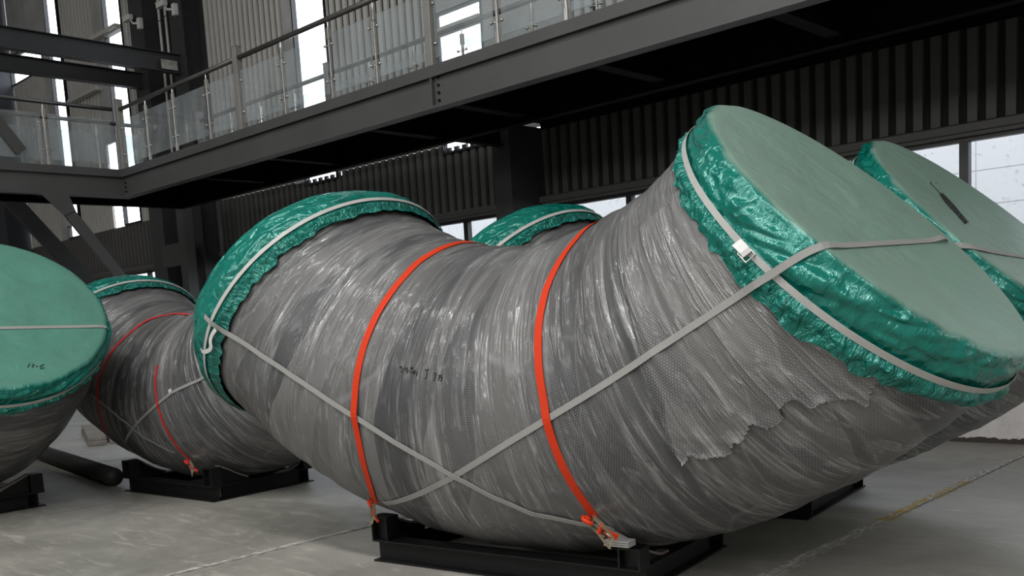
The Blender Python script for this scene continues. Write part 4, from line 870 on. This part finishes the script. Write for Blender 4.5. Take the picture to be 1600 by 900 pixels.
def tie(label, E, key, n, width=.036, pre=None, post=None, off=.004):
    rows = [list(r) for r in (SD[key][:-2] if key in ('T6', 'T3') else SD[key][9:] if key == 'T4' else SD[key])]
    if pre: rows = [list(r) for r in pre]+rows
    if post: rows = rows+[list(r) for r in post]
    o_ = strap_thing('tie_strap', label, 'strap', E, 'grey tie straps')
    P, Q = smooth_path(rows, off, n, E, width*.52)
    LAID.setdefault(E.name, []).append(mesh_bvh(ribbon('webbing', P, Q, width, M['tie'], o_).data))
    return o_
def over_rim(r0, r1, drop=.07, reach=.075):
    a = np.array(r0[:3]); b = np.array(r1[:3]); d = (a-b)/np.linalg.norm(a-b); n = np.array(r0[3:6])
    n = n/np.linalg.norm(n); d = d-n*(d@n); d /= np.linalg.norm(d); out = []
    for q in range(6, 0, -1):
        g = q/9*PI/2; out.append([*(a+d*reach*math.sin(g)-n*.06*(1-math.cos(g))), *(n*math.cos(g)+d*math.sin(g))])
    return out
T2 = tie('grey tie strap from the big green face down across both orange straps', E1, 'T2', 150, pre=over_rim(SD['T2'][0], SD['T2'][1]), off=.004)
T1 = tie('grey tie strap running from the left green cap down to the right cradle post', E1, 'T1', 120, post=[(.80, -.60, .355, .1, -.8, .5), (.90, -.58, .335, .1, -.7, .7)], off=.007)
bm = BM()
for k in range(3): bbox(bm, .80, .955, -.665, -.580, .300+.012*k, .309+.012*k)
obj('folded_end', bm, M['tie'], T1)
T3 = tie('pale tie strap across the dark-scuffed green face at the right edge', E3, 'T3', 40, pre=over_rim(SD['T3'][0], SD['T3'][1]), off=.004)
T4 = tie('pale tie strap across the green disc at the left edge', E4, 'T4', 50, post=over_rim(SD['T4'][-1], SD['T4'][-2])[::-1], off=.004)
T5 = tie('thin grey tie strap with a white buckle on the middle left elbow', E2, 'T5', 60, .03)
bk = np.array(SD['BK2'][1]); P_ = Vector(bk[:3]); n_ = Vector(bk[3:6])
for q in (-.012, .018):
    bm = BM(); sd_ = (Vector(SD['BK2'][0][:3])-Vector(SD['BK2'][2][:3])).normalized(); s2 = sd_.cross(n_)
    tube(bm, [P_+n_*.016+sd_*q+s2*-.028, P_+n_*.020+sd_*q, P_+n_*.016+sd_*q+s2*.028], .007, 8); obj('buckle', bm, M['white_plastic'], T5, smooth=True)
T6 = tie('thin grey tie strap dropping from the green disc towards the red ratchet', E2, 'T6', 60, .03)

st, e, d, n = tie_down('left orange ratchet strap round the front wrapped elbow', E1, 'A', .050, 'strap_orange', 'orange ratchet straps', -.26, (-.97, -.62, .32))
ratchet(st, e, d, n+np.array([0, -.6, .2]), 'strap_orange', .7)
st, e, d, n = tie_down('right orange ratchet strap round the front wrapped elbow', E1, 'B', .050, 'strap_orange', 'orange ratchet straps', .24, (.83, -.60, .26))
ratchet(st, e, (.55, -.1, -.35), n+np.array([0, -.6, .3]), 'strap_orange', .95)
st, e, d, n = tie_down('left red strap round the middle left elbow, beside the green disc', E2, 'R1', .032, 'strap_red', 'red ratchet straps', .1, None)
st, e, d, n = tie_down('right red strap ending in a ratchet on the middle left cradle', E2, 'R2', .032, 'strap_red', 'red ratchet straps', .14, (.75, -.62, .3), tucked=True)
ratchet(st, e, (.5, -.1, -.4), n+np.array([0, -.6, .3]), 'strap_red', .9)


st = strap_thing('ratchet_strap', 'red strap end on the cradle post at the left edge, under the green disc elbow', 'strap', E4, 'red ratchet straps')
pn = [on_pipe(.30, .66+(2*PI-1.5-.66)*q/80, .004) for q in range(81)]
P, Q = smooth_path([[*a_, *b_] for a_, b_ in pn], .004, 140, E4, .024); ribbon('webbing', P, Q, .045, M['strap_red'], st)

# buckle and loose tail on the front elbow's cap straps
cr_, cl_ = [o for o in E1.children if o.name.startswith('end_cover')]
B0, B1_, B2 = [np.array(r) for r in SD['BK']]
d = B2[:3]-B0[:3]; d /= np.linalg.norm(d); n = B1_[3:6]; n = n-d*(n@d); n /= np.linalg.norm(n); s_ = np.cross(d, n)
c0 = B1_[:3]+n*.022
bm = BM(); fr_ = [c0+d*a+s_*b for a, b in ((-.012, -.028), (.045, -.028), (.045, .028), (-.012, .028), (-.012, -.028))]
tube(bm, fr_, .0045, 8); tube(bm, [c0+d*.018+s_*-.028, c0+d*.018+s_*.028], .0045, 8); obj('buckle', bm, M['stainless'], cr_, smooth=True)
Pb = np.array([c0-d*.055+n*.006, c0-d*.03+n*.012, c0+n*.012, c0+d*.02+n*.004]); ribbon('strap_end', Pb, np.array([n]*4), .05, M['white_plastic'], cr_, .004)
P, Q = smooth_path(SD['TAIL'], .014, 30); ribbon('strap_end', P, Q, .028, M['white_plastic'], cl_, .003)

def writing(E, key, r, par):
    ink = Matrix.Rotation(-E.rotation_euler[2], 3, 'Z') @ (Vector((0, 0, 1.6))-E.location)
    bm = BM(); nr = None
    for stx in SD[key]:
        if len(stx) < 2: continue
        pts = []
        for a, b in zip(stx, stx[1:]):
            a, b = Vector(a), Vector(b); m = max(1, int((b-a).length/.02)); pts += [a.lerp(b, q/m) for q in range(m)]
        pts.append(Vector(stx[-1])); on = []
        for q in pts:   # ink lies on whichever surface is nearest
            hits = [b.find_nearest(q) for b in BVS[:3]]; hits = [h_ for h_ in hits if h_[0] is not None]
            h_ = min(hits, key=lambda v: v[3]); nn = h_[1]
            on.append(h_[0]+(nn if nn.dot(Vector(ink)) > 0 else -nn)*r*.35)
        tube(bm, on, r, 6)
    return obj('marker_writing', bm, M['marker'], par)
writing(E1, 'W1', .0035, [o for o in E1.children if o.name.startswith('wrapped_body')][0])
writing(E3, 'W3', .0042, [o for o in E3.children if o.name.startswith('end_cover')][0])
writing(E4, 'W4', .0045, [o for o in E4.children if o.name.startswith('end_cover')][0])

# ------------------------------------------------------------------ things lying on the floor at the back left
t = thing('steel_tube', 'dark round tube lying on the floor between the left elbows', 'pipe', (-10.6, 4.35, 0), 0)
bm = BM(); tube(bm, [(-4.9, .85, .105), (.22, .07, .105)], .10, 20); obj('shell', bm, M['dark_tube'], t, smooth=True)
for k, (x, y, z, a, L_) in enumerate(((-15.9, 6.5, .031, -.35, 2.6), (-15.79, 6.79, .031, -.35, 2.4), (-16.0, 6.55, .093, -.35, 2.5), (-15.90, 6.84, .093, -.35, 2.3))):
    bm = BM(); bbox(bm, -L_/2, L_/2, -.13, .13, -.03, .03)
    o_ = tag(obj('board', bm, M['wood'], bevel=.006), ['long grey board on the floor behind the left elbows, front bottom of its pile', 'long grey board on the floor behind the left elbows, back bottom of its pile', 'long grey board lying on top at the front of its pile behind the left elbows', 'long grey board lying on top at the back of its pile behind the left elbows'][k], 'board', 'boards behind the left elbows')
    o_.location = (x, y, z); o_.rotation_euler = (0, 0, a)
